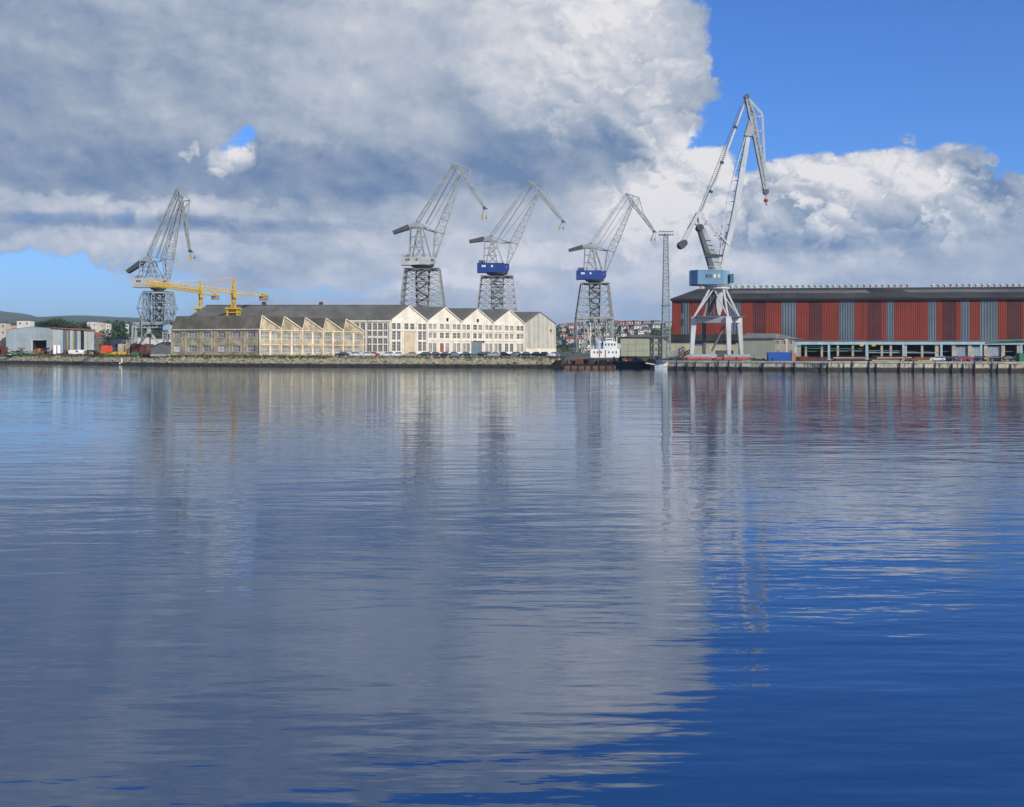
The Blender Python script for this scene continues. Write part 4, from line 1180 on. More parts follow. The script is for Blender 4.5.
K4 = dict(tip=(626.5, 193.6), jtop=(632.8, 203.5), jfoot=(605.5, 271), flyend=(654, 231.5), corner=(639, 197.5), pivot=(590, 244.5), wend=(569.5, 250.3), hook=(651.5, 239),
          cab=(576.5, 606, 268, 279.7), tower=[(581, 608.3, 284.2), (576, 612, 318.4)], sc=1.0, levels=5)
K3 = dict(tip=(530.6, 181.5), jtop=(539, 192.5), jfoot=(507.5, 264), flyend=(563, 221.5), corner=(544.5, 185.5), pivot=(490, 237.5), wend=(470, 241.5), hook=(559.4, 227.5),
          cab=(477.3, 509.3, 260.5, 272.8), tower=[(481.4, 513, 277.4), (477, 517, 315)], sc=1.07, levels=6)
K2 = dict(tip=(455, 163), jtop=(461.5, 173.5), jfoot=(434.3, 257), flyend=(484.3, 208), corner=(470.3, 168.8), pivot=(416.5, 223.5), wend=(394, 232.5), hook=(482.3, 217),
          cab=(401.4, 435.6, 255, 265.3), tower=[(405.8, 439.5, 270), (401, 445, 312)], sc=1.17, levels=7)
K1 = dict(tip=(178, 188.4), jtop=(181, 202), jfoot=(167, 282), flyend=(190, 251), corner=(189.8, 200), pivot=(147.5, 257), wend=(128.5, 271.5), hook=(190.6, 257),
          cab=(133.5, 169, 275.5, 287.7), tower=[(143, 174, 292.7), (137, 177.5, 309), (142, 171, 324)], sc=1.15, levels=4)
lattice_crane(K2, 560, ZL, 'tallest grey lattice crane with a pale cab, above the first cream gable', M_CABG, M_LAT)
lattice_crane(K3, 622, ZL, 'grey lattice crane with a navy cab, rising behind the cream gabled halls', M_NAVY, M_LAT)
lattice_crane(K4, 670, ZL, 'grey lattice crane with a navy cab, its open tower standing clear above the barges', M_NAVY, M_LAT)
# the crane at the far left: star-shaped upper tower on a heavy pale portal
def left_crane():
    K = dict(K1); d = 565
    wide = K['tower'][1]; K['tower'] = [(147, 170, 292.7), (146, 171, 323.5)]; K['cols'] = 2; K['levels'] = 3
    root = lattice_crane(K, d, ZL, 'lattice crane with a steep raised jib and spreading star-shaped tower, left of the old factory', M_CABG, mat('pale_lattice_steel', (0.30, 0.32, 0.31), .6, .25, .3), portal=False)
    m_ = d / F; cx = 157.5; mb = MB()
    def ring(y, hx, k=0): return [Vector((ray(cx, d) + math.cos(a) * hx * m_, d + math.sin(a) * hx * m_, zat(y, d))) for a in (math.pi / 4 * i + k for i in range(8))]
    A, B, C_ = ring(293.5, 16), ring(308.5, 20.5), ring(323, 15)
    for i in range(8):
        mb.bar(A[i], B[i], .22); mb.bar(B[i], C_[i], .22); mb.bar(B[i], B[(i + 1) % 8], .2)
        mb.bar(A[i], B[(i + 1) % 8], .18); mb.bar(C_[i], B[(i + 1) % 8], .18); mb.bar(A[i], A[(i + 1) % 8], .35)
    mb.build('spreading_braces', M_STEEL, root)
    M = mat('portal_pale_steel', (0.42, 0.44, 0.44), .55, .2, .3)
    for px, w in ((134.5, 1.8), (165.5, 2.0)):
        for j in (-1, 1):
            mb = MB(); x = ray(px, d + j * 5); truss(mb, (x, d + j * 5, ZL), (x, d + j * 5, zat(326, d)), w, w, w, w, 6, .45, .3); mb.build('portal_leg', M, root)
    for j in (-1, 1):
        mb = MB(); truss(mb, (ray(133.5, d + j * 5), d + j * 5, zat(325.5, d)), (ray(169, d + j * 5), d + j * 5, zat(325.5, d)), 2.4, 2.4, 1.2, 1.2, 9, .4, .25); mb.build('portal_girder', M, root)
        mb = MB()
        for px in (136, 163): mb.bar((ray(149, d + j * 5), d + j * 5, zat(330.5, d)), (ray(px, d + j * 5), d + j * 5, zat(350, d)), .9)
        mb.bar((ray(149, d + j * 5), d + j * 5, zat(328, d)), (ray(149, d + j * 5), d + j * 5, zat(334, d)), 1.6); mb.build('portal_brace', M, root)
    mb = MB(); mb.box((ray(166.5, d - 6.4), d - 6.4, zat(327.5, d)), (3.2, 1.6, 3.0)); mb.build('switch_cabin', M_TRIM, root)
left_crane()

# ------------------------------------------------------------------ tall quay crane with the pale blue house
def quay_crane():
    d = 330.0; zb = ZR
    Q = lambda px, py, dy=0.0: Vector((ray(px, d), d + dy, zat(py, d)))
    QQ = lambda px, py, dy=0.0: Vector((ray(px, d + dy), d + dy, zat(py, d + dy)))
    t = thing('quay_crane', (ray(717, d), d, zb), 'tallest crane, with smooth pale jib over a pale blue house, beside the red warehouse', 'crane')
    M = mat('quay_crane_pale_grey', (0.50, 0.51, 0.50), .5, .18, .2, streak=.25)
    Md = mat('quay_crane_dark_and_shaded_steel', (0.09, 0.10, 0.12), .6, .3, .3)  # dark fittings, and the shade painted onto back leg and mast flank
    MBl = mat('pale_blue_house', (0.15, 0.29, 0.40), .45, .15, .2, streak=.3)
    zs = zb + 1.0
    # four tapered legs of the portal; plan turned, so all four are seen
    feet = {'a': (691.5, -3.5), 'b': (704, 8.5), 'c': (729, -8.5), 'e': (741.5, 4.0)}
    tops = {'a': (694, -3.0), 'b': (704, 7.5), 'c': (728, -7.5), 'e': (739, 3.5)}
    for k in feet:
        fx, fy = feet[k]; tx, ty = tops[k]; mb = MB()
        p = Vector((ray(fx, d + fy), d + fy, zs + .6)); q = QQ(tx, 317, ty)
        mb.bar(p, q, 1.0 if k != 'b' else .8, 1.0, w2=1.6 if k != 'b' else 1.3, h2=1.6); mb.build('portal_leg', M if k != 'b' else Md, t)  # unlit back leg: its shade is put into a darker colour
    ordr = ['a', 'b', 'e', 'c']
    for i in range(4):
        k0, k1 = ordr[i], ordr[(i + 1) % 4]; mb = MB()
        mb.bar(QQ(tops[k0][0], 319.6, tops[k0][1]), QQ(tops[k1][0], 319.6, tops[k1][1]), 1.2, 1.9, up=Vector((0, 0, 1))); mb.build('portal_beam', M, t)
    # sill beams along the rails with orange bogies
    for (k0, k1) in (('a', 'c'), ('b', 'e')):
        pass
    for dy in (-6, 6):
        mb = MB(); mb.bar((ray(687.5, d), d + dy, zs + .45), (ray(746, d), d + dy, zs + .45), .9, .75, up=Vector((0, 0, 1))); mb.build('sill_beam', M_TRIM, t)
        for xa, xb in ((684, 695), (696.5, 708), (719, 731), (733, 747)):
            mb = MB(); xx0, xx1 = ray(xa, d), ray(xb, d)
            mb.bar((xx0, d + dy, zb + .62), (xx1, d + dy, zb + .62), 1.0, .75, up=Vector((0, 0, 1))); mb.box(((xx0 + xx1) / 2, d + dy, zb + 1.1), (1.2, .7, .3))
            bg_ = mb.build('bogie', M_ORANGE, t)
            for q in range(4):
                x = xx0 + (xx1 - xx0) * (q + .5) / 4; mb = MB(); mb.tube((x, d + dy - .56, zb + .33), (x, d + dy + .56, zb + .33), .33, .33, 10); mb.build('wheel', Md, bg_)
    # inclined struts from portal to ring
    for k, (rx, ry) in {'a': (709, -2.0), 'b': (712, 2.2), 'c': (722, -2.2), 'e': (727, 2.0)}.items():
        mb = MB(); mb.bar(QQ(tops[k][0], 317, tops[k][1]), Q(rx, 288.5, ry), .55); mb.build('ring_strut', M, t)
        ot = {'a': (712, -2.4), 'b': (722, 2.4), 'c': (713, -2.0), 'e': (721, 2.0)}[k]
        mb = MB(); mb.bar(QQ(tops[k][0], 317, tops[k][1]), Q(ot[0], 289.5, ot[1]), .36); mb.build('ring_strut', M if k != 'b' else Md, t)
    mb = MB(); mb.tube(Q(717, 289), Q(717, 286.6), 3.6, 3.6, 20); mb.tube(Q(717, 286.6), Q(717, 285.2), 4.0, 4.4, 20); mb.build('slewing_ring', M, t)
    # hanging king post with pointed foot, dark ladder shaft beside it
    mb = MB(); mb.prism([Q(715, 289, -1), Q(722.5, 289, -1), Q(722.0, 308, -1), Q(719.6, 315.5, -1), Q(717.8, 315.5, -1), Q(716, 308, -1)], (0, 2, 0)); mb.build('king_post', M, t)
    mb = MB(); truss(mb, Q(711.5, 317), Q(711.5, 290), 1.0, 1.0, 1.4, 1.4, 9, .3, .22); mb.box(Q(711.5, 303, 1), (1.6, .6, 5)); mb.build('ladder_shaft', Md, t)
    mb = MB(); mb.box(Q(716.5, 317.3), (14.2, 14, .35)); mb.build('portal_deck', Md, t)
    mb = MB(); mb.box(Q(719.4, 319.4, -5), (2.2, 1.6, 1.9)); mb.build('deck_cabin', M_NAVY, t)
    mb = MB(); mb.bar(Q(712, 351, 0), Q(724, 326, 0), .5, 1.0); mb.build('stairway', M_BLUEG, t)
    # house: wide box with chamfered ends
    hw = 4.2; z0, z1 = zat(284.8, d), zat(271.3, d)
    xl, xr = ray(690, d), ray(728, d)
    outl = [(xl, -1.6), (xl + 1.6, -hw), (xr - 2.2, -hw), (xr, -2.2), (xr, 2.2), (xr - 2.2, hw), (xl + 1.6, hw), (xl, 1.6)]
    mb = MB(); mb.prism([(x, d + y, z0) for x, y in outl], (0, 0, z1 - z0)); house = mb.build('crane_house', MBl, t)
    for px in (704.6, 708.2, 712.2, 716.2):
        mb = MB(); mb.box((ray(px, d), d - hw - .03, zat(276.8, d)), (.72, .1, 1.0)); w = mb.build('window', M_GLASS if px < 710 else mat('bright_window', (.75, .68, .5), .4), house)
    mb = MB(); mb.prism([(x, d + y * 1.02, z0 - .16) for x, y in outl], (0, 0, .15)); mb.build('floor_rim', Md, house)
    mb = MB(); mb.prism([(x, d + y * 1.03, z1 + .01) for x, y in outl], (0, 0, .18)); mb.build('roof_edge', M_TRIM, house)
    mb = MB(); mb.box((ray(729.6, d), d - 2.2, zat(279, d)), (1.1, 2.4, 2.6)); mb.build('operator_cab', mat('teal_cab', (0.05, .16, .18), .4), t)
    mb = MB()
    for k in range(10): x = xl + 1 + (xr - xl - 2) * k / 9; mb.bar((x, d - hw + .15, z1 + .1), (x, d - hw + .15, z1 + 1.2), .08)
    mb.bar((xl + 1, d - hw + .15, z1 + 1.2), (xr - 1, d - hw + .15, z1 + 1.2), .09); mb.build('railing', M, house)
    # leaning machinery mast: pale front, left flank coloured dark as its shaded side
    mb = MB()
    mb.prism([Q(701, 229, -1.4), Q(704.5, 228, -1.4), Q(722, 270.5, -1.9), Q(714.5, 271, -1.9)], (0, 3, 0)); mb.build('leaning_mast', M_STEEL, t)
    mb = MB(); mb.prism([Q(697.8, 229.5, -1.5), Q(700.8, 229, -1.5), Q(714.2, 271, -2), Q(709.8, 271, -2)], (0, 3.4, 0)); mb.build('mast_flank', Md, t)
    mb = MB(); mb.bar(Q(703.5, 256.2, -2.2), Q(721, 256.2, -2.2), .7, .15); 
    for k in range(7): x = 703.5 + 17.5 * k / 6; mb.bar(Q(x, 256.2, -2.5), Q(x, 252.6, -2.5), .08)
    mb.bar(Q(703.5, 252.6, -2.5), Q(721, 252.6, -2.5), .08); mb.build('mast_platform', M_LATD, t)
    mb = MB()
    for y, x0, x1 in ((245, 708, 717), (249.5, 710, 719), (240, 706, 714), (262, 714, 722)):
        mb.bar(Q(x0, y, -2), Q(x1, y, -2), .2)
    mb.bar(Q(713.5, 236, -2), Q(719.5, 258, -2), .16); mb.build('mast_rail', M, t)
    mb = MB(); mb.tube(Q(699.5, 228, -2), Q(699.5, 228, 2), 1.0, 1.0, 12); mb.build('pivot_drum', M_LATD, t)
    # counterweight arm
    a_, b_ = Q(698, 212.5), Q(682, 244.5)
    for j in (-1.5, 1.5):
        mb = MB(); mb.bar(a_ + Vector((0, j, 0)), b_ + Vector((0, j, 0)), .8, .5, up=Vector((0, 1, 0)), w2=1.7); mb.build('counterweight_arm', M, t)
    mb = MB(); c = Q(681.5, 245); mb.tube(c - Vector((0, 2.2, 0)), c + Vector((0, 2.2, 0)), 1.15, 1.15, 16); mb.tube(Q(683.5, 243.5, -1.9), Q(683.5, 243.5, 1.9), 1.0, 1.0, 14); mb.build('counterweight', M_LATD, t)
    mb = MB()
    mb.bar(Q(698, 212.5, -1.3), Q(700.5, 229, -1.3), .7); mb.bar(Q(698, 212.5, 1.3), Q(700.5, 229, 1.3), .7); mb.bar(Q(698, 212.5), Q(707, 222), .5); mb.bar(Q(707, 222), Q(700.5, 229), .5); mb.bar(Q(707, 222), Q(720.5, 240), .34); mb.bar(Q(703, 213), Q(709, 226), .3); mb.bar(Q(700.5, 229), Q(693, 222), .4)
    mb.bar(Q(700, 212.0), Q(704.5, 214), .4); mb.build('lever_frame', M, t)
    # back tie: round pipe with a ladder and two joints
    mb = MB(); mb.tube(Q(700, 214), Q(717, 177), .38, .46, 10); mb.tube(Q(717, 177), Q(746.3, 98), .46, .34, 10); bt = mb.build('back_tie', M, t)
    for px, py in ((711, 191.5), (722, 162.5), (735.5, 127)):
        mb = MB(); v = (Q(746.3, 98) - Q(711, 191.5)).normalized(); mb.tube(Q(px, py) - v * .35, Q(px, py) + v * .3, .62, .62, 10); mb.build('joint', M_LATD, bt)
    mb = MB(); o_ = Vector((-.95, 0, -.2))
    mb.bar(Q(702, 210) + o_, Q(743, 107) + o_, .12)
    for k in range(46): q = Q(702, 210).lerp(Q(743, 107), k / 45); mb.bar(q, q + o_ * 1.15, .09)
    mb.build('ladder', M_LATD, bt)
    # main jib: box girder, deepest at mid height, lit and shaded faces
    pts = [(721.5, 270.5, 1.1), (735.5, 210, 1.7), (743, 165, 1.5), (751, 120, .85)]
    mb = MB()
    for (ax, ay, aw), (bx, by, bw) in zip(pts, pts[1:]): mb.bar(Q(ax, ay), Q(bx, by), aw, 1.9 * aw / 1.3, up=Vector((0, 1, 0)), w2=bw, h2=1.9 * bw / 1.3)
    jb = mb.build('main_jib', M, t)
    mb = MB(); mb.prism([Q(744.0, 136, -1.1), Q(750.0, 117, -.8), Q(752.8, 117.5, -.8), Q(751.8, 137, -1.1)], (0, 2.1, 0)); mb.build('jib_head', M_STEEL, jb)
    # ladder chord left of the jib
    mb = MB(); ch = [(719, 262), (724.5, 212), (735, 170), (745.0, 137)]; rr_ = [(722.5, 262), (733.2, 212), (740.8, 170), (746.0, 141)]
    for j in (-.6, .6):
        for p, q in zip(ch, ch[1:]): mb.bar(Q(*p, j), Q(*q, j), .22)
    for k in range(len(ch) - 1):
        for f in (0, .25, .5, .75):
            p = Q(*ch[k]).lerp(Q(*ch[k + 1]), f); q = Q(*rr_[k]).lerp(Q(*rr_[k + 1]), f); mb.bar(p, q, .2, .5)
    mb.build('service_ladder', M_PALE, jb)
    mb = MB(); mb.bar(Q(700.5, 214, -1), Q(729, 246, -1), .26); mb.bar(Q(700.5, 214, 1), Q(729, 246, 1), .26); mb.bar(Q(704, 220), Q(724, 228), .2)
    mb.bar(Q(713, 236), Q(727, 232), .3); mb.bar(Q(727, 232), Q(718, 258), .3); mb.build('luffing_rod', M, t)
    # fly jib
    mb = MB(); truss(mb, Q(746.8, 98), Q(751.8, 117), .7, 1.6, 1.2, 1.6, 3, .36, .24); truss(mb, Q(751.8, 117), Q(765.8, 191), 1.35, .8, 1.6, 1.0, 14, .42, .28); mb.build('fly_jib', M_STEEL, t)
    mb = MB()
    tie = [(747, 97.5), (761.6, 113.5), (762.3, 118), (764, 152), (765.6, 190)]
    for j in (-.6, .6):
        for p, q in zip(tie, tie[1:]): mb.bar(Q(*p, j), Q(*q, j), .30)
    for y, x0 in ((117, 752), (131.5, 754.5), (146.5, 757.6), (161, 760.3)):
        f = (y - 118) / 72; x1 = 762.3 + f * 3.3
        for j in (-.6, .6): mb.bar(Q(x0, y, j), Q(x1, y, j), .24)
        mb.bar(Q(x1, y, -.6), Q(x1, y, .6), .2)
    mb.build('tie_frame', M, t)
    mb = MB(); mb.tube(Q(746.5, 97, -.8), Q(746.5, 97, .8), .8, .8, 10); mb.bar(Q(746.5, 97), Q(746.5, 94.5), .3); mb.build('tip_sheave', Md, t)
    mb = MB(); mb.tube(Q(765.8, 192, -.8), Q(765.8, 192, .8), .85, .85, 10); mb.bar(Q(762.5, 189.5), Q(768.5, 189.5), .5, .9); mb.build('head_sheave', Md, t)
    mb = MB()
    for o_ in (-.25, .25): mb.tube(Q(766, 192) + Vector((o_, 0, 0)), Q(766, 199) + Vector((o_, 0, 0)), .07, .07, 5)
    mb.build('hoist_cable', M_CABLE, t)
    mb = MB(); c = Q(766, 200.6); mb.tube(c + Vector((0, 0, .55)), c + Vector((0, 0, .1)), .45, .75, 10); mb.tube(c + Vector((0, 0, .1)), c - Vector((0, 0, .5)), .75, .4, 10); mb.build('hook_block', mat('hook_red', (.42, .07, .03), .5), t)
    mb = MB(); mb.bar(c - Vector((0, 0, .5)), c - Vector((0, 0, 1.2)), .25); mb.bar(c - Vector((0, 0, 1.2)), c - Vector((-.4, 0, 1.4)), .25); mb.build('hook', Md, t)
quay_crane()

# ------------------------------------------------------------------ floodlight mast
def floodlight():
    d = 392; x = ray(666, d)
    t = thing('floodlight_mast', (x, d, ZR), 'tall slender lattice mast with a floodlight gantry, between the panel building and the red warehouse', 'light mast')
    mb = MB(); ms = mat('mast_galvanised', (.27, .30, .30), .6, .2, .3)
    truss(mb, (x, d, ZR), (x, d, zat(234, d)), 3.0, 1.3, 3.0, 1.3, 38, .24, .15); mb.build('mast', ms, t)
    mb = MB(); zt = zat(235, d)
    for j in (-1, 1): mb.bar((x - 2.6, d + j, zt), (x + 2.6, d + j, zt), .2); mb.bar((x - 2.6, d + j, zt + 1.2), (x + 2.6, d + j, zt + 1.2), .16)
    for k in range(6): xx = x - 2.6 + 5.2 * k / 5; mb.bar((xx, d - 1, zt), (xx, d - 1, zt + 1.2), .12); mb.bar((xx, d - 1, zt), (xx, d + 1, zt), .15)
    mb.build('lamp_gantry', ms, t)
    for k in range(5):
        for z in (0.35, 1.5):
            mb = MB(); xx = x - 2.3 + 4.6 * k / 4; mb.box((xx, d - 1.35, zt + z), (.62, .4, .5)); mb.build('floodlight', M_PALE, t)
    for z_ in (305, 329, 347): mb = MB(); mb.box((x, d, zat(z_, d)), (3.2, 3.2, .2)); mb.build('landing', ms, t)
floodlight()
# dark lattice trestle beside the panel building
d = 380; x = ray(656, d); mb = MB()
for dx in (-1.5, 1.5): truss(mb, (x + dx, d, ZR), (x + dx, d, zat(338, d)), .9, .9, 1.6, 1.6, 6, .3, .2)
mb.bar((x - 3.2, d, zat(338, d)), (x + 4.2, d, zat(338, d)), .8)
for k in range(3): mb.bar((x - 1.2, d, ZR + k * 2.2), (x + 1.2, d, ZR + k * 2.2 + 2.2), .2); mb.bar((x + 1.2, d, ZR + k * 2.2), (x - 1.2, d, ZR + k * 2.2 + 2.2), .2)
solo(mb, 'steel_trestle', M_LATD, (x, d, ZR), 'dark braced steel trestle against the end of the green-grey panel building', 'trestle')

# ------------------------------------------------------------------ two yellow tower cranes
def tower_crane(px, d, ybase, yjib, yapex, endp, dend, cjl, label, legs):
    x = ray(px, d); t = thing('tower_crane', (x, d, ZL), label, 'tower crane', 'yellow tower cranes behind the old factory')
    J = zat(yjib, d)
    mb = MB(); truss(mb, (x, d, ZL + 9), (x, d, J), 1.5, 1.5, 1.5, 1.5, 16, .3, .18); truss(mb, (x, d, J), (x, d, zat(yapex, d)), 1.5, .4, 1.5, .4, 5, .28, .16); mb.build('mast', M_YEL, t)
    z9 = ZL + 9 + (8.5 if legs else 0)
    for i in (-1, 1):
        for j in (-1, 1):
            mb = MB(); mb.bar((x + i * 2.3, d + j * 2.3, ZL), (x + i * 2.0, d + j * 2.0, zat(308.5, d)), .55); mb.build('portal_leg', M_YEL, t)
    mb = MB(); z_ = zat(308.5, d); mb.box((x, d, z_), (5.6, 5.6, .7)); mb.box((x, d, zat(312.5, d)), (5.0, 5.0, .4)); mb.build('portal_deck', M_YEL, t)
    e = Vector((ray(endp, dend), dend, J)); c = Vector((x, d, J)); u = (e - c).normalized(); L = (e - c).length
    r = Vector((-u.y, u.x, 0)); up = Vector((0, 0, 1))
    mb = MB(); n = 22
    for k in range(n + 1):
        p = c + u * (L * k / n); h = 1.3
        a, b, q = p + r * .7, p - r * .7, p + up * h
        if k:
            mb.bar(pa, a, .24); mb.bar(pb, b, .24); mb.bar(pq, q, .26); mb.bar(pa, q, .13); mb.bar(pb, q, .13); mb.bar(pa, b, .12)
        mb.bar(a, b, .14); mb.bar(a, q, .13); mb.bar(b, q, .13); pa, pb, pq = a, b, q
    mb.build('jib', M_YEL, t)
    g = c - u * cjl
    mb = MB(); mb.bar(c + r * .6, g + r * .6, .35); mb.bar(c - r * .6, g - r * .6, .35)
    for k in range(9): p = c.lerp(g, k / 8); mb.bar(p + r * .6, p - r * .6, .15); mb.bar(p + r * .6, p + r * .6 + up, .1)
    mb.bar(c + r * .6 + up, g + r * .6 + up, .12); mb.build('counter_jib', M_YEL, t)
    mb = MB(); bp_ = c - u * (cjl - 2.5); mb.box(bp_ - up * .8, (3.6, 2.4, 2.2)); mb.build('ballast', mat('ballast_grey', (.26, .25, .20), .9, .2, .4), t)
    mb = MB(); mb.box(bp_ + up * .8, (2.4, 1.6, .9)); mb.build('winch', M_YEL, t)
    ap = Vector((x, d, zat(yapex, d)))
    for f in (.45, .8): mb = MB(); mb.bar(ap, c + u * (L * f) + up * 1.3, .14); mb.build('tie_rod', M_YEL, t)
    mb = MB(); mb.bar(ap, g + u * 3 + up * .3, .14); mb.build('tie_rod', M_YEL, t)
    mb = MB(); mb.box(c + Vector((1.2, -1.3, -1.2)), (1.3, 1.3, 1.9)); mb.build('operator_cab', M_YEL, t)
tower_crane(200.5, 545, 300, 293.5, 281.3, 152, 478, 27, 'yellow tower crane nearer the lattice crane, its mast rising left of the long dark roof', False)
tower_crane(233.5, 452, 300, 293, 278, 147, 392, 29, 'yellow tower crane whose mast and portal legs stand before the long dark roof', True)

# ------------------------------------------------------------------ houses of the town and the villas
M_HW = mat('house_white_render', (0.60, 0.57, 0.52), .85, .15, .2)
M_HC = mat('house_cream_render', (0.52, 0.46, 0.36), .85, .15, .2)
M_HP = mat('house_pink_render', (0.50, 0.33, 0.27), .85, .15, .2)
M_HG = mat('house_grey_render', (0.34, 0.34, 0.33), .85, .15, .2)
M_TR = mat('terracotta_roof', (0.30, 0.09, 0.05), .9, .3, .4)
M_GR = mat('slate_roof', (0.14, 0.13, 0.13), .9, .3, .4)
def house(x, y, z, w, dp, h, rz, wm, rm, label, group, flat=False, storeys=2):
    t = thing('house', (x, y, z), label, 'house', group)
    t.rotation_euler = (0, 0, rz)
    def b(mb, nm, m, par=None):
        me = bpy.data.meshes.new(nm); me.from_pydata(mb.v, [], mb.f); me.materials.append(m)
        o = bpy.data.objects.new(nm, me); COL.objects.link(o); o.parent = par or t; return o
    mb = MB(); mb.box((0, 0, h / 2 - 1), (w, dp, h + 2)); wall = b(mb, 'wall', wm)
    mb = MB()
    if flat: mb.box((0, 0, h + .2), (w + .5, dp + .5, .38))
    else:
        rh = dp * .26
        mb.prism([(-w / 2 - .4, -dp / 2 - .5, h + .02), (-w / 2 - .4, dp / 2 + .5, h + .02), (-w / 2 - .4, 0, h + rh)], (w + .8, 0, 0))
    rf = b(mb, 'roof', rm)
    if not flat and R.random() < .5:
        mb = MB(); mb.box((w * .25, 0, h + dp * .26), (.8, .8, 1.8)); b(mb, 'chimney', wm, rf)
    nwin = max(2, int(w / 3.2)); dz_ = h / storeys
    for s_ in range(storeys):
        for k in range(nwin):
            mb = MB(); mb.box((-w / 2 + w * (k + .5) / nwin, -dp / 2 - .03, dz_ * (s_ + .55)), (1.2, .1, 1.4)); b(mb, 'window', M_GLASS)
    return t
LOOKW = [('white', M_HW, 7), ('cream', M_HC, 3), ('pinkish', M_HP, 1), ('grey', M_HG, 2)]
LOOKR = [('red', M_TR, 3), ('dark grey', M_GR, 5)]
def pick(tb):
    r = R.uniform(0, sum(t[2] for t in tb))
    for t in tb:
        r -= t[2]
        if r <= 0: return t
    return tb[-1]
def ordinal(n): return ['first', 'second', 'third', 'fourth', 'fifth', 'sixth', 'seventh', 'eighth', 'ninth', 'tenth', 'eleventh', 'twelfth', 'thirteenth', 'fourteenth', 'fifteenth', 'sixteenth', 'seventeenth', 'eighteenth', 'nineteenth', 'twentieth'][n]
# rows of the town hill, each from left to right
for rname, dist, n, x0, x1 in (('along the hill crest', 1330, 12, 557, 668), ('just below the hill crest', 1210, 12, 557, 672), ('midway up the hillside', 1080, 11, 557, 660), ('low on the hillside', 960, 10, 557, 652), ('at the hill foot', 860, 7, 557, 622)):
    for k in range(n):
        px = x0 + (x1 - x0) * (k + .5) / n + R.uniform(-2.4, 2.4); d = dist + R.uniform(-45, 45)
        x = ray(px, d); z = town_at(x, d); wn, wm, _ = pick(LOOKW); rn, rm, _ = pick(LOOKR)
        house(x, d, z, R.uniform(5.5, 9.5), R.uniform(5, 7), R.uniform(4, 6), R.uniform(-.2, 1.0), wm, rm,
              f'{wn} house with a {rn} roof, {ordinal(k)} from the left {rname}', 'houses of the town on the hill')
# villas and blocks at the left
def block(px0, px1, py0, d, label, wm=M_HW, storeys=3, rot=.12, flat=True, zb=None, cat_group='pale blocks on the wooded hill', dp=10):
    x = ray((px0 + px1) / 2, d); z = zb if zb is not None else mid_at(x, d) - 1; w = (px1 - px0) * d / F
    house(x, d, z, w, dp, zat(py0, d) - z, rot, wm, M_TR if not flat else M_GR, label, cat_group, flat, storeys)
block(19.3, 32, 321.0, 820, 'square white apartment block rising behind the blue-grey shed', zb=6, storeys=5)
block(-4, 8, 323.4, 840, 'white block at the very left edge above the shed', M_HC, zb=6, storeys=4)
block(9, 18, 325.5, 850, 'low pinkish row between the edge block and the square apartment block', M_HP, zb=6, storeys=3)
block(88.5, 98, 322.0, 1000, 'left hand white villa high on the wooded hill', zb=18, storeys=2)
block(99, 104.5, 322.7, 1010, 'middle white villa high on the wooded hill', M_HC, zb=18, storeys=2)
block(105, 110, 323.6, 1020, 'right hand white villa high on the wooded hill', zb=18, storeys=2)
block(126, 128.4, 324, 1000, 'tiny white house among trees near the grey crane', zb=20, storeys=2, dp=5)
block(119.6, 121.6, 329.3, 940, 'tiny white house low among the dark trees', zb=16, storeys=2, dp=5)
block(165, 171, 321.6, 1010, 'white house between the grey crane and the old factory', zb=18, storeys=2)
block(94.5, 99, 336.6, 640, 'white gabled house right of the metal shed', flat=False, zb=ZL, storeys=2, cat_group='low pale buildings behind the yard')
block(108, 131, 338.8, 600, 'long low cream shed behind the orange box', M_HC, zb=ZL, storeys=1, rot=.03, cat_group='low pale buildings behind the yard')
block(131.5, 152, 337.4, 640, 'long low white shed behind the grey crane legs', zb=ZL, storeys=1, rot=.03, cat_group='low pale buildings behind the yard')
block(152.5, 171, 339, 625, 'low white shed between the crane legs and the factory', zb=ZL, storeys=1, rot=.03, cat_group='low pale buildings behind the yard')
block(96.5, 106, 338.2, 590, 'low olive shed between the metal shed and the orange box', mat('olive_render', (.17, .16, .11), .9, .2, .3), zb=ZL, storeys=1, rot=.0, cat_group='low pale buildings behind the yard')

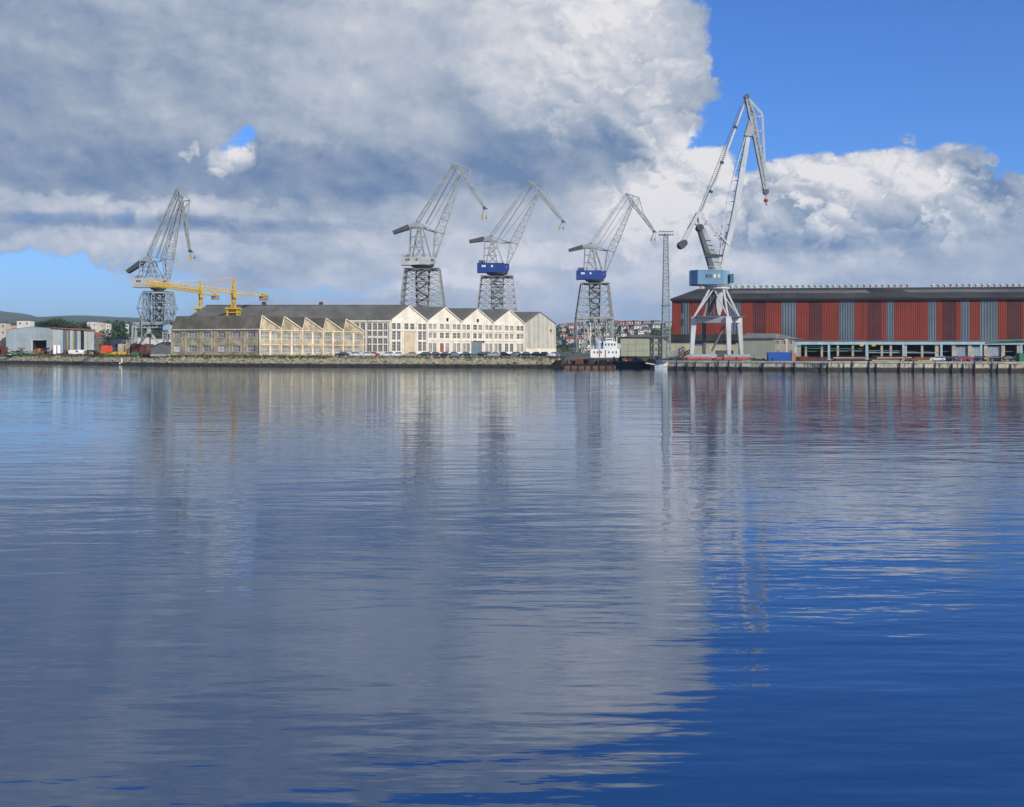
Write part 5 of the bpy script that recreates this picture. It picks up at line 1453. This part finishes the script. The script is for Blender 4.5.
# ------------------------------------------------------------------ parked cars
def car_paint(nm, c): return mat(nm, c, .25, .05, .6, spec=.6)
PAINT = {'white': car_paint('car_white', (.72, .72, .70)), 'navy blue': car_paint('car_navy', (.012, .022, .07)), 'red': car_paint('car_red', (.42, .02, .02)), 'silver grey': car_paint('car_silver', (.34, .35, .36)),
         'dark green': car_paint('car_green', (.02, .055, .035)), 'black': car_paint('car_black', (.015, .015, .018)), 'pale blue': car_paint('car_pale_blue', (.18, .25, .34)), 'purple': car_paint('car_purple', (.08, .03, .14)), 'yellow': car_paint('car_yellow', (.6, .4, .04)), 'beige': car_paint('car_beige', (.42, .36, .25))}
def make_car(estate=False):
    t = thing('parked_car', (0, 0, 0), 'x', 'car'); L, Wd = 4.2, 1.66
    def b(mb, nm, m, par=None):
        me = bpy.data.meshes.new(nm); me.from_pydata(mb.v, [], mb.f); me.materials.append(m)
        o = bpy.data.objects.new(nm, me); COL.objects.link(o); o.parent = par or t; return o
    y = Wd / 2
    prof = [(-2.1, .35), (-2.12, .72), (-1.95, .86), (1.15, .90), (2.0, .74), (2.12, .5), (2.08, .3), (1.7, .27), (-1.7, .27)]
    mb = MB(); n = len(prof)
    for (sy, k) in ((-y, 0), (-y + .06, .04), (y - .06, .04), (y, 0)): pass
    mb.prism([(a, -y, c) for a, c in prof], (0, 2 * y, 0)); body = b(mb, 'body', PAINT['white'])
    r0, r1 = (-1.95, -1.75) if estate else (-1.6, -1.05)
    mb = MB(); lo_, hi = y - .05, y - .24
    base = [(r0, .88), (1.05, .91)]; top = [(r1, 1.38), (.25, 1.40)]
    vs = [(base[0][0], -lo_, base[0][1]), (base[1][0], -lo_, base[1][1]), (base[1][0], lo_, base[1][1]), (base[0][0], lo_, base[0][1]),
          (top[0][0], -hi, top[0][1]), (top[1][0], -hi, top[1][1]), (top[1][0], hi, top[1][1]), (top[0][0], hi, top[0][1])]
    mb.add(vs, [(0, 1, 5, 4), (1, 2, 6, 5), (2, 3, 7, 6), (3, 0, 4, 7), (4, 5, 6, 7)]); b(mb, 'windows', M_GLASS)
    mb = MB(); mb.box(((top[0][0] + top[1][0]) / 2, 0, 1.42), (top[1][0] - top[0][0] + .1, 2 * hi + .06, .06))
    for sy in (-1, 1):
        for a, c in ((r0, r1), (-.35, -.35), (1.05, .25)): mb.bar((a, sy * lo_, .9), (c, sy * hi, 1.4), .07)
    b(mb, 'roof', PAINT['white'])
    for sx in (-1.3, 1.32):
        for sy in (-1, 1):
            mb = MB(); mb.tube((sx, sy * (y - .18), .31), (sx, sy * (y + .02), .31), .31, .31, 12); wv = b(mb, 'wheel', M_TYRE)
            mb = MB(); mb.tube((sx, sy * (y + .02), .31), (sx, sy * (y + .04), .31), .18, .17, 10); b(mb, 'rim', M_PALE, wv)
    for sy in (-.55, .55):
        mb = MB(); mb.box((2.09, sy, .6), (.08, .35, .14)); b(mb, 'headlight', M_WHITE)
        mb = MB(); mb.box((-2.12, sy, .68), (.06, .3, .16)); b(mb, 'tail_light', PAINT['red'])
    return t
proto = {False: make_car(False), True: make_car(True)}; used = {False: False, True: False}
def recolour(o, m):
    for ch in o.children:
        if ch.name.split('.')[0] in ('body', 'roof'):
            ch.material_slots[0].link = 'OBJECT'; ch.material_slots[0].material = m
def car(px, d, colour, label, group, z=None, rz=0.0, estate=False, sc=1.0):
    o = proto[estate] if not used[estate] else copy_tree(proto[estate]); used[estate] = True
    o.location = (ray(px, d), d, ZL if z is None else z); o.rotation_euler = (0, 0, rz); o.scale = (sc, sc, sc)
    recolour(o, PAINT[colour]); o['label'] = label; o['group'] = group; o['category'] = 'car'
# (the prototypes are used for the first two cars, later ones are copies; copies are made before recolouring matters)
GA = 'cars parked before the workshops'
dd = lambda px: 384 + (px - 340) * .02 if px < 420 else 384
CARS = [(342, 'navy blue', False, 'dark blue car parked at the end of the sawtooth factory'), (357.5, 'white', True, 'white estate car just right of the sawtooth factory'),
        (368, 'white', False, 'white hatchback beside the red car under the glazed hall wall'), (374, 'red', False, 'red car between white cars under the glazed hall wall'),
        (387, 'white', True, 'white estate car at the corner of the glazed long hall'), (397.5, 'white', False, 'white hatchback under the first cream gable'),
        (411, 'beige', False, 'beige car before the plain tan panel'), (424, 'dark green', True, 'dark green estate car right of the plain tan panel'),
        (436.5, 'purple', False, 'purple car under the second gable'), (444, 'black', False, 'black car in front of the brown wooden door'),
        (455, 'pale blue', False, 'pale blue car before the valley of the second and third gables'), (467, 'dark green', False, 'dark green hatchback left of the tall steel door shed'),
        (481, 'navy blue', True, 'navy estate car right beside the tall steel door shed'), (487.5, 'red', False, 'small red car behind the navy estate'),
        (494, 'silver grey', False, 'silver car under the fourth gable'), (504, 'navy blue', False, 'dark blue hatchback next to the white car of the fourth gable'),
        (514.5, 'white', True, 'white estate car at the right end of the cream halls'), (525, 'dark green', False, 'green hatchback at the corner of the grey gable'),
        (535, 'black', False, 'black car before the blank grey gable'), (545.5, 'navy blue', False, 'dark blue car near the right edge of the grey gable'), (553, 'white', False, 'white car last in the row before the dock')]
for px, c, es, lab in CARS:
    dk = {374: 388, 487.5: 389}.get(px, 383 + R.uniform(-1.0, 1.5)); 
    car(px, dk, c, lab, GA, None, R.choice((0, math.pi)) + R.uniform(-.08, .08), es, 1.13)
# tall grey-blue steel door shed in front of the third gable
d = 390; x0, x1 = ray(471.3, d), ray(481.8, d); zt = zat(342.5, d)
t = thing('door_shed', ((x0 + x1) / 2, d, ZL), 'tall narrow blue-grey steel shed standing among the cars before the third gable', 'shed')
f = Face((x0, d), (x1, d)); mb = MB(); corrug(mb, f, 0, f.L, ZL, zt, .45, .07); mb.build('front_panel', mat('shed_blue_grey', (.20, .25, .28), .6, .2, .3), t)
mb = MB(); mb.prism([f.p(0, ZL, -.1), f.p(f.L, ZL, -.1), f.p(f.L, zt - .1, -.1), f.p(0, zt - .1, -.1)], (0, 3.2, 0)); mb.build('wall', M_BLUEG, t)
mb = MB(); f.box(mb, -.15, f.L + .15, zt, zt + .2, -3.4, .25); mb.build('roof', M_STEEL, t)
# thin pole with lamps
x = ray(367.2, 392); mb = MB(); mb.tube((x, 392, ZL), (x, 392, zat(316, 392)), .16, .09, 7); mb.box((x + .5, 392, zat(316.2, 392)), (1.2, .3, .15))
solo(mb, 'lamp_post', M_LATD, (x, 392, ZL), 'thin dark lamp post before the glazed wall of the long hall', 'lamp post')

# ------------------------------------------------------------------ left yard clutter
GJ = 'scrap and gear lying in the left yard'
def crate(px0, px1, py0, d, m, label, name='container', cat='container', dp=2.4, z=ZL, group=None, ribs=True, lid=None):
    x0, x1, zt = ray(px0, d), ray(px1, d), zat(py0, d)
    t = thing(name, ((x0 + x1) / 2, d, z), label, cat, group); f = Face((x0, d), (x1, d))
    mb = MB(); f.box(mb, .03, f.L - .03, z, zt - .05, -dp, -.02); mb.build('body', m, t)
    mb = MB()
    if ribs: corrug(mb, f, .1, f.L - .1, z + .15, zt - .15, .28, .04)
    for a in (0, f.L - .12): f.box(mb, a, a + .12, z, zt, -.12, .06)
    mb.build('side_panel', m, t)
    mb = MB(); f.box(mb, 0, f.L, zt - .12, zt, -dp, .05); mb.build('top_rail', lid or m, t)
    mb = MB(); f.box(mb, 0, f.L, z + .001, z + .14, -dp, .055); mb.build('bottom_rail', lid or m, t)
    return t
crate(101, 110.2, 345.6, 470, M_ORANGE, 'bright orange-red box standing in the left yard', 'skip_box', 'box')
crate(104, 117, 351.8, 440, M_YEL, 'left one of two low yellow skips at the bank', 'skip', 'skip', group='low yellow skips on the left bank', z=ZL)
crate(118, 124.5, 351.8, 439, M_YEL, 'right and shorter one of two low yellow skips at the bank', 'skip', 'skip', group='low yellow skips on the left bank', z=ZL)
crate(131, 138.5, 352.6, 428, M_GREEN, 'small green skip right of the yellow ones', 'skip', 'skip', z=ZL)
# white tank pair
t = thing('storage_tank', (ray(56.5, 470), 470, ZL), 'white twin cylinder tank beside the metal shed corner', 'tank')
for px in (54.4, 58.4):
    mb = MB(); x = ray(px, 470); mb.tube((x, 470, ZL), (x, 470, zat(345.6, 470)), .78, .78, 14); mb.tube((x, 470, zat(345.6, 470)), (x, 470, zat(345, 470)), .78, .3, 14); mb.build('cylinder', M_WHITE, t)
mb = MB(); mb.box((ray(56.4, 470), 470, zat(346.2, 470)), (3.0, .5, .2)); mb.build('top_walkway', M_STEEL, t)
# vans and a trailer
def van(px, d, label, m=M_WHITE, z=ZL, L=5.2):
    x = ray(px, d); t = thing('parked_van', (x, d, z), label, 'van', 'vans in the left yard')
    mb = MB(); mb.prism([(x - L / 2, d - .95, z + .4), (x - L / 2, d - .95, z + 2.2), (x + L * .22, d - .95, z + 2.25), (x + L * .38, d - .95, z + 1.3), (x + L / 2, d - .95, z + 1.1), (x + L / 2, d - .95, z + .4)], (0, 1.9, 0)); mb.build('body', m, t)
    mb = MB(); mb.prism([(x + L * .08, d - .98, z + 1.35), (x + L * .08, d - .98, z + 2.0), (x + L * .22, d - .98, z + 2.0), (x + L * .34, d - .98, z + 1.35)], (0, .05, 0)); mb.build('window', M_GLASS, t)
    for sx in (-L * .3, L * .3): mb = MB(); mb.tube((x + sx, d - 1.0, z + .36), (x + sx, d + 1.0, z + .36), .36, .36, 10); mb.build('wheels', M_TYRE, t)
van(75.5, 462, 'white van parked before the metal shed, behind its cab a second van')
van(84, 464, 'white van parked nearest the right end of the metal shed')
# rusty steel plates, scrap heaps, stacked sections
def heap(px0, px1, py_top, d, m, label, n=60, z=ZL, name='scrap_heap', cat='scrap', group=GJ, kinds=('plate', 'bar')):
    """a heap of steel pieces: each piece a part"""
    t = thing(name, (ray((px0 + px1) / 2, d), d, z), label, cat, group); xa, xb = ray(px0, d), ray(px1, d); H = zat(py_top, d) - z
    for k in range(n):
        u = R.random(); x = xa + (xb - xa) * u; hh = H * (1 - abs(2 * u - 1) ** 3) * R.random() ** .7
        mb = MB(); L = R.uniform(.8, 3.0); a = R.uniform(-.4, .4); yy = d + R.uniform(-2.2, 2.2)
        if R.random() < .5: mb.bar((x - L / 2, yy, z + hh * .9 + .1), (x + L / 2, yy + a, z + max(.1, hh + a)), R.uniform(.12, .35), R.uniform(.2, .7))
        else: mb.box((x, yy, z + hh * .5), (L * .6, R.uniform(.4, 1.4), max(.3, hh)), R.uniform(-.6, .6))
        mb.build('steel_piece', m if R.random() < .75 else R.choice([M_RUST, M_DARK, M_OLD, M_LATD]), t)
heap(-14, 8, 341, 500, M_RUST, 'high heap of rusty red-brown steel at the left edge', 46)
heap(8, 27, 347, 478, M_RUST, 'low rusty scrap heap before the metal shed front', 36)
heap(30, 44, 348.5, 476, mat('scrap_ochre', (.30, .17, .07), .9, .4, .5), 'ochre-brown scrap heap right before the dark doorway', 30)
heap(41, 53, 347.5, 470, M_RUST, 'rounded red-brown scrap pile between the doorway and the white tank', 26)
heap(60, 84, 349.5, 464, M_RUST, 'long low scrap heap before the white vans', 34)
heap(84, 101, 349.5, 462, mat('scrap_maroon', (.16, .04, .03), .9, .4, .5), 'maroon scrap heap left of the orange box', 26)
heap(9, 34, 350.3, 474, M_GREEN, 'dull green pipes and netting lying on the bank at the left', 22)
heap(139, 152, 350.5, 430, M_RUST, 'small rusty heap beside the grey lean-to', 22)
# tall stacks of plates / wagons, red brown, with beige uprights
for k, (a, b, m, lab) in enumerate([(118, 124, M_TAN, 'beige stack of panels, leftmost of the upright stacks'), (125, 129.5, mat('stack_beige', (.42, .33, .2), .9, .3, .4), 'second beige stack from the left among the upright stacks'),
                                    (131, 138, mat('stack_maroon', (.13, .035, .03), .85, .3, .5), 'maroon stack under the legs of the grey crane'), (139, 145.5, M_RUST, 'rust coloured stack next to the maroon one'), (146, 151.3, mat('stack_brown', (.17, .07, .045), .85, .3, .5), 'brown stack touching the grey lean-to shed')]):
    crate(a, b, 344 + (k % 2) * .5, 452, m, lab, 'plate_stack', 'stack', group='upright stacks beneath the left crane')

# ------------------------------------------------------------------ the dock: barge, dark hull, white work boat
def hull_outline(x0, x1, y, w, bow=4, stern=0.5):
    return [(x0, y - w * .3), (x0 + stern, y - w / 2), (x1 - bow, y - w / 2), (x1, y), (x1 - bow, y + w / 2), (x0 + stern, y + w / 2), (x0, y + w * .3)]
def hull(mb, outl, z0, z1, cxy, k=.86):
    lo = [(cxy[0] + (x - cxy[0]) * k, cxy[1] + (y - cxy[1]) * k, z0) for x, y in outl]; hi = [(x, y, z1) for x, y in outl]; n = len(lo)
    mb.add(lo + hi, [tuple(reversed(range(n))), tuple(range(n, 2 * n))] + [(i, (i + 1) % n, n + (i + 1) % n, n + i) for i in range(n)])
d = 344
t = thing('rusty_barge', (ray(589, d), d, 0), 'long low rusty flat barge moored across the dock mouth', 'barge')
x0, x1 = ray(560, d), ray(616, d)
mb = MB(); hull(mb, hull_outline(x0, x1, d, 7, 1.2, .6), -.6, .75, ((x0 + x1) / 2, d), .97); mb.build('hull', mat('barge_rust', (.16, .085, .04), .85, .5, .5, streak=.5), t)
mb = MB(); mb.box(((x0 + x1) / 2, d, 1.05), ((x1 - x0) * .9, 5.4, .55)); mb.build('deck', M_DARK, t)
for k in range(24):
    mb = MB(); xx = x0 + 1.4 + (x1 - x0 - 3) * R.random(); hh = R.uniform(.5, 1.9) * (1 - .4 * abs((xx - (x0 + x1) / 2) / (x1 - x0) * 2)); mb.box((xx, d + R.uniform(-2, 2), 1.3 + hh / 2), (R.uniform(.5, 2.2), R.uniform(.5, 1.6), hh), R.uniform(-.5, .5)); mb.build('cargo_piece', R.choice([M_RUST, M_LATD, M_DARK, mat('cargo_dark', (.05, .045, .05), .8, .3, .5), M_RUST]), t)
for k in range(8):
    mb = MB(); xx = x0 + (x1 - x0) * (k + .5) / 8; mb.tube((xx, d - 3.45, .1), (xx, d - 3.45, .7), .28, .28, 9); mb.build('tyre_fender', M_TYRE, t)
# dark hull alongside
d = 358
x0, x1 = ray(606, d), ray(651, d)
t = thing('dark_lighter', ((x0 + x1) / 2, d, 0), 'long black hulled lighter lying in the dock below the green-grey panel building', 'boat')
mb = MB(); hull(mb, hull_outline(x0, x1, d, 6, 3.5, .8), -.6, 2.1, ((x0 + x1) / 2, d), .93); mb.build('hull', mat('black_hull', (.012, .014, .022), .5, .3, .3), t)
mb = MB(); mb.bar((x0 + .6, d - 3.05, 2.02), (x1 - 3.2, d - 3.05, 2.02), .16, .28, up=Vector((0, 0, 1))); mb.build('rubbing_strake', mat('strake_brown', (.2, .1, .06), .8), t)
for (a, b_, h, m) in ((618, 622.5, 1.6, M_DARK), (624, 627.5, 1.0, M_ORANGE), (632, 643, 1.4, mat('tarpaulin_black', (.02, .022, .035), .7, .3, .6)), (612, 616, 1.5, M_LATD)):
    mb = MB(); xa, xb = ray(a, d), ray(b_, d); mb.prism([(xa, d - 1.8, 2.1), (xb, d - 1.8, 2.1), (xb - .5, d - 1.4, 2.1 + h * .8), ((xa + xb) / 2, d - 1, 2.1 + h), (xa + .5, d - 1.4, 2.1 + h * .8)], (0, 3, 0)); mb.build('deck_load', m, t)
# white work boat behind
d = 372
t = thing('white_work_boat', (ray(602, d), d, 0), 'white work boat with stepped deckhouse and pale blue funnel below the open crane tower', 'boat')
x0, x1 = ray(583, d), ray(622, d)
mb = MB(); hull(mb, hull_outline(x0, x1, d, 7, 4, .8), -.6, 2.6, ((x0 + x1) / 2, d), .92); mb.build('hull', mat('work_boat_hull', (.10, .035, .03), .7, .3, .5), t)
def P(a, b, y0, y1, dy0, dy1, m, nm, par=t):
    mb = MB(); z0, z1 = zat(y1, d), zat(y0, d); mb.box(((ray(a, d) + ray(b, d)) / 2, d + (dy0 + dy1) / 2, (z0 + z1) / 2), (ray(b, d) - ray(a, d), dy1 - dy0, z1 - z0)); return mb.build(nm, m, par)
h1 = P(590, 619, 349, 357.5, -2.6, 2.6, M_WHITE, 'deckhouse')
h2 = P(603, 616.5, 341.5, 349, -2.1, 2.1, M_WHITE, 'bridge_house')
h3 = P(605.5, 612.5, 338.2, 341.5, -1.5, 1.5, M_WHITE, 'wheelhouse')
P(616.5, 620.5, 343.5, 349, -1.2, 1.2, mat('boat_grey', (.4, .4, .38), .6), 'locker')
for px in (593, 596.4, 600, 607.5, 611.5, 615): P(px, px + 1.3, 351.2, 353.2, -2.68, -2.6, M_GLASS, 'window', h1)
for px in (604.5, 607.5, 610.5, 613.4): P(px, px + 1.5, 343.4, 345.6, -2.18, -2.1, M_GLASS, 'window', h2)
P(606.2, 611.8, 339.1, 340.4, -1.58, -1.5, M_GLASS, 'window', h3)
for px in (598.6, 604.4): P(px, px + 1.0, 349.6, 357, -2.72, -2.62, mat('rust_stain_door', (.34, .2, .09), .8), 'door', h1)
mb = MB(); xf = ray(598.5, d); mb.tube((xf, d, zat(349, d)), (xf, d, zat(343, d)), 1.5, 1.5, 16); mb.tube((xf, d, zat(343, d)), (xf, d, zat(340.5, d)), 1.5, .8, 16); mb.build('funnel', mat('funnel_pale_blue', (.36, .43, .52), .5, .15, .3), t)
mb = MB(); xm = ray(590.5, d); mb.tube((xm, d, 2.6), (xm, d, zat(322, d)), .22, .12, 8)
mb.bar((xm - 1.4, d, zat(333, d)), (xm + 1.4, d, zat(333, d)), .18); mb.build('mast', M_CREAM2, t)
mb = MB(); mb.bar((xm + .1, d, zat(345, d)), (ray(586, d), d, zat(324, d)), .25); mb.build('derrick', M_WHT, t)
mb = MB()
for k in range(16): xx = ray(590, d) + (ray(619, d) - ray(590, d)) * k / 15; mb.bar((xx, d - 2.6, zat(349, d)), (xx, d - 2.6, zat(349, d) + 1), .08)
mb.bar((ray(590, d), d - 2.6, zat(349, d) + 1), (ray(603, d), d - 2.6, zat(349, d) + 1), .08); mb.build('railing', M_PALE, h1)
# small pale boat at the corner of the quay
d = 322
x0, x1 = ray(654.5, d), ray(669, d)
t = thing('small_boat', ((x0 + x1) / 2, d, 0), 'small pale grey boat with a raised bow and dark stripe at the quay corner', 'boat')
mb = MB()
secs = [(0, 1.0, 1.3), (.25, 1.25, 1.35), (.6, 1.2, 1.6), (.85, .75, 2.1), (1.0, .06, 2.7)]
for i, (u, w, z) in enumerate(secs):
    x = x0 + (x1 - x0) * u
    mb.v += [(x, d - w, z), (x - .2 * u, d - w * .7, -.1), (x - .5 * u, d, -.5), (x - .2 * u, d + w * .7, -.1), (x, d + w, z)]
for i in range(len(secs) - 1):
    for k in range(4): a = i * 5 + k; mb.f.append((a, a + 5, a + 6, a + 1))
    mb.f.append((i * 5 + 4, i * 5 + 9, i * 5 + 5, i * 5))
mb.f.append((0, 1, 2, 3, 4)); mb.build('hull', mat('boat_pale_hull', (.45, .47, .46), .5, .2, .5), t)
mb = MB(); mb.box((x0 + (x1 - x0) * .3, d, 1.95), (1.7, 1.5, 1.3)); mb.build('wheelhouse', mat('boat_blue', (.03, .05, .16), .5), t)
mb = MB(); mb.bar((x0 - 2.5, d + .4, 1.9), (x1 - .6, d - 1.0, .9), .3); mb.build('timber_boom', M_OLDP, t)
# gangway beside the quay crane
d = 330
t = thing('gangway', (ray(676, d), d, ZR), 'sloping grey steel gangway and frames left of the tall quay crane', 'gangway')
mb = MB(); truss(mb, (ray(668, d), d, zat(357.5, d)), (ray(684, d), d, zat(348.5, d)), 1.1, 1.1, 1.6, 1.6, 7, .22, .14); mb.build('side_frame', M_STEEL, t)
mb = MB(); truss(mb, (ray(678, d), d + 2.5, zat(358, d)), (ray(694, d), d + 2.5, zat(350, d)), .9, .9, 1.6, 1.6, 6, .2, .14); mb.build('second_frame', M_LATD, t)
heap(668, 688, 356.0, 326, M_LATD, 'grey-white machine parts lying on the quay at the foot of the gangway', 22, z=ZR, group='gear on the right quay')
heap(746, 768, 356.8, 321, mat('gear_tan', (.4, .36, .28), .9, .4, .5), 'pale gear and small crates left of the blue container', 20, z=ZR, group='gear on the right quay')
crate(768.5, 791, 352.2, 314, M_BLUE, 'bright blue corrugated shipping container on the quay', 'shipping_container', 'container', z=ZR)
crate(791.8, 796, 353.2, 315, mat('crate_rose', (.42, .2, .14), .8, .3, .5), 'small rose-brown crate touching the blue container', 'crate', 'crate', z=ZR)

# ------------------------------------------------------------------ gantry runway in front of the warehouse
d = 335
t = thing('crane_runway', (ray(900, d), d, ZR), 'long pale blue steel runway beam on posts before the open warehouse ground floor', 'runway')
zb0, zb1 = zat(344.6, d), zat(341.2, d); Bf = Face(plan1(795, d), plan1(1080, d))
nseg = 16
for k in range(nseg):
    mb = MB(); a, b = Bf.L * k / nseg, Bf.L * (k + 1) / nseg; Bf.box(mb, a + .02, b - .02, zb0, zb1, -.5, 0); mb.build('beam', M_TRIM, t)
mb = MB(); Bf.box(mb, 0, Bf.L, zb1 + .005, zb1 + .16, -.65, .25); mb.build('rail', M_BLUEG, t)
for px in (795.5, 829, 866.8, 903.6, 941.5, 981.3, 1021.5, 1060):
    mb = MB(); s_ = Bf.s(px); Bf.box(mb, s_ - .34, s_ + .34, ZR, zb0 - .01, -.42, -.06); Bf.box(mb, s_ - .55, s_ + .55, ZR, ZR + .3, -.5, .02); mb.build('post', M_TRIM, t)
for (a, b, y) in ((797, 828, 346.2), (805, 866, 348.4), (829, 903, 350.4), (867, 941, 352.6)):
    mb = MB(); z_ = zat(y, d); mb.tube((ray(a, d), d + .9, z_), (ray(b, d), d + .9, z_ - .1), .13, .13, 6); mb.build('service_pipe', R.choice([M_TRIM, M_BLUEG, M_GREEN]), t)
for px, py in ((861, 344.9), (873, 344.9)):
    mb = MB(); c = P3(px, py, d); mb.box((c.x, c.y - .4, c.z - .1), (1.1, .5, .6)); mb.build('trolley', M_YEL, t)
mb = MB(); mb.bar(P3(990, 340.6, d - 1), P3(1080, 338.4, d - 1), .3); mb.build('green_rail', M_GREEN, t)
# long stacks of rusty beams on the quay
GS = 'stacks of rusty steel beams on the right quay'
def beams(px0, px1, py, d, label, m=M_RUST, rows=3, per=6):
    x0, x1 = ray(px0, d), ray(px1, d); t = thing('beam_stack', ((x0 + x1) / 2, d, ZR), label, 'steel beams', GS); H = zat(py, d) - ZR; h = H / rows
    for r_ in range(rows):
        for k in range(per):
            a = x0 + R.uniform(0, 2.0); b = x1 - R.uniform(0, 2.0); y = d - 2 + 4 * k / per
            mb = MB(); mb.bar((a, y, ZR + h * (r_ + .5)), (b, y + R.uniform(-.1, .1), ZR + h * (r_ + .5)), .42, h * .62, up=Vector((0, 0, 1))); mb.build('beam', m if R.random() < .8 else R.choice([M_DARK, M_TAN, M_RUST]), t)
beams(797, 829, 356.6, 316, 'leftmost stack of rusty beams, right beside the blue container')
beams(831, 868, 355.9, 314, 'second stack of dark rusty beams from the blue container', mat('dark_rust', (.075, .03, .022), .9, .4, .5), 4)
beams(869, 903, 355.8, 312, 'third stack of dark rusty beams from the blue container', M_RUST, 4)
beams(905, 932, 356.8, 310, 'rightmost stack, rust orange beams', mat('orange_rust', (.26, .09, .03), .9, .4, .5), 3)
beams(914, 931, 359.9, 303, 'short low stack of yellow-brown beams at the quay edge', M_YEL, 1, 3)
crate(797, 809, 356.5, 322, M_RED, 'low red crate behind the beams', 'crate', 'crate', z=ZR)
# machines and vehicles at the right end of the quay
GR = 'cars parked on the right quay'
for px, c, lab, es in [(937, 'white', 'white car right after the rust orange beams', True), (948, 'navy blue', 'navy car left of the first grey shutter', False), (957, 'silver grey', 'silver car before the leftmost grey shutter', False), (965.5, 'red', 'red car before the leftmost grey shutter', False),
                       (976, 'navy blue', 'navy car before the middle grey shutter', True), (987, 'yellow', 'yellow car between the middle and right grey shutters', False), (996, 'black', 'black car before the right grey shutter', False), (1006, 'navy blue', 'dark blue car before the dark opening right of the shutters', False), (1016, 'silver grey', 'silver car at the right edge of the quay', True)]:
    car(px, 306 + R.uniform(-2, 6), c, lab, GR, ZR, R.choice((0, math.pi)) + R.uniform(-.5, .5), es)
heap(940, 975, 356.6, 312, M_BLUE, 'jumble of blue and red gear between the parked cars', 26, z=ZR, group='gear on the right quay')
heap(975, 1012, 357.2, 310, mat('gear_ochre', (.4, .26, .06), .8, .4, .5), 'jumble of ochre and dark gear right of the red car', 26, z=ZR, group='gear on the right quay')
crate(1019.5, 1034, 353, 300, M_GREEN, 'green container cut by the right edge', 'shipping_container', 'container', z=ZR)
# bollards along the edge
for i, (p, t_) in enumerate(along(QUAY[:5], 17.0)):
    n_ = Vector((t_.y, -t_.x, 0)); c = p - n_ * .5; mb = MB(); mb.tube((c.x, c.y, ZR), (c.x, c.y, ZR + .55), .22, .2, 9); mb.tube((c.x, c.y, ZR + .55), (c.x, c.y, ZR + .75), .36, .32, 9)
    solo(mb, 'bollard', M_DARK, (c.x, c.y, ZR), 'iron mooring bollard, ' + ordinal(i) + ' along the quay edge from the boat corner', 'bollard', 'bollards on the right quay')
# white marker post at the foot of the bank
x = ray(125.5, 418); mb = MB(); mb.tube((x, 414, -.5), (x, 414, 2.6), .25, .18, 8); mb.box((x, 414, .5), (1.8, .8, .7)); solo(mb, 'marker_post', M_WHITE, (x, 414, 0), 'small white marker post at the foot of the left bank', 'post')

# ------------------------------------------------------------------ air: one even haze box round camera and scene
def haze():
    m = bpy.data.materials.new('haze'); m.use_nodes = True
    N = NT(m.node_tree); N.n.clear()
    v = N.new('ShaderNodeVolumePrincipled')
    v.inputs['Color'].default_value = (0.66, 0.80, 1.0, 1)
    v.inputs['Density'].default_value = HAZE
    v.inputs['Anisotropy'].default_value = 0.2
    o = N.new('ShaderNodeOutputMaterial'); N.l.new(v.outputs[0], o.inputs['Volume'])
    mb = MB(); mb.box((0, 3600, 73), (15200, 8800, 154))
    ob = mb.build('haze', m, kind='stuff')
    ob['label'] = 'thin blue air haze over the harbour and the distant hills'; ob['category'] = 'haze'
    ob.display_type = 'WIRE'
HAZE = 0.00008
haze()
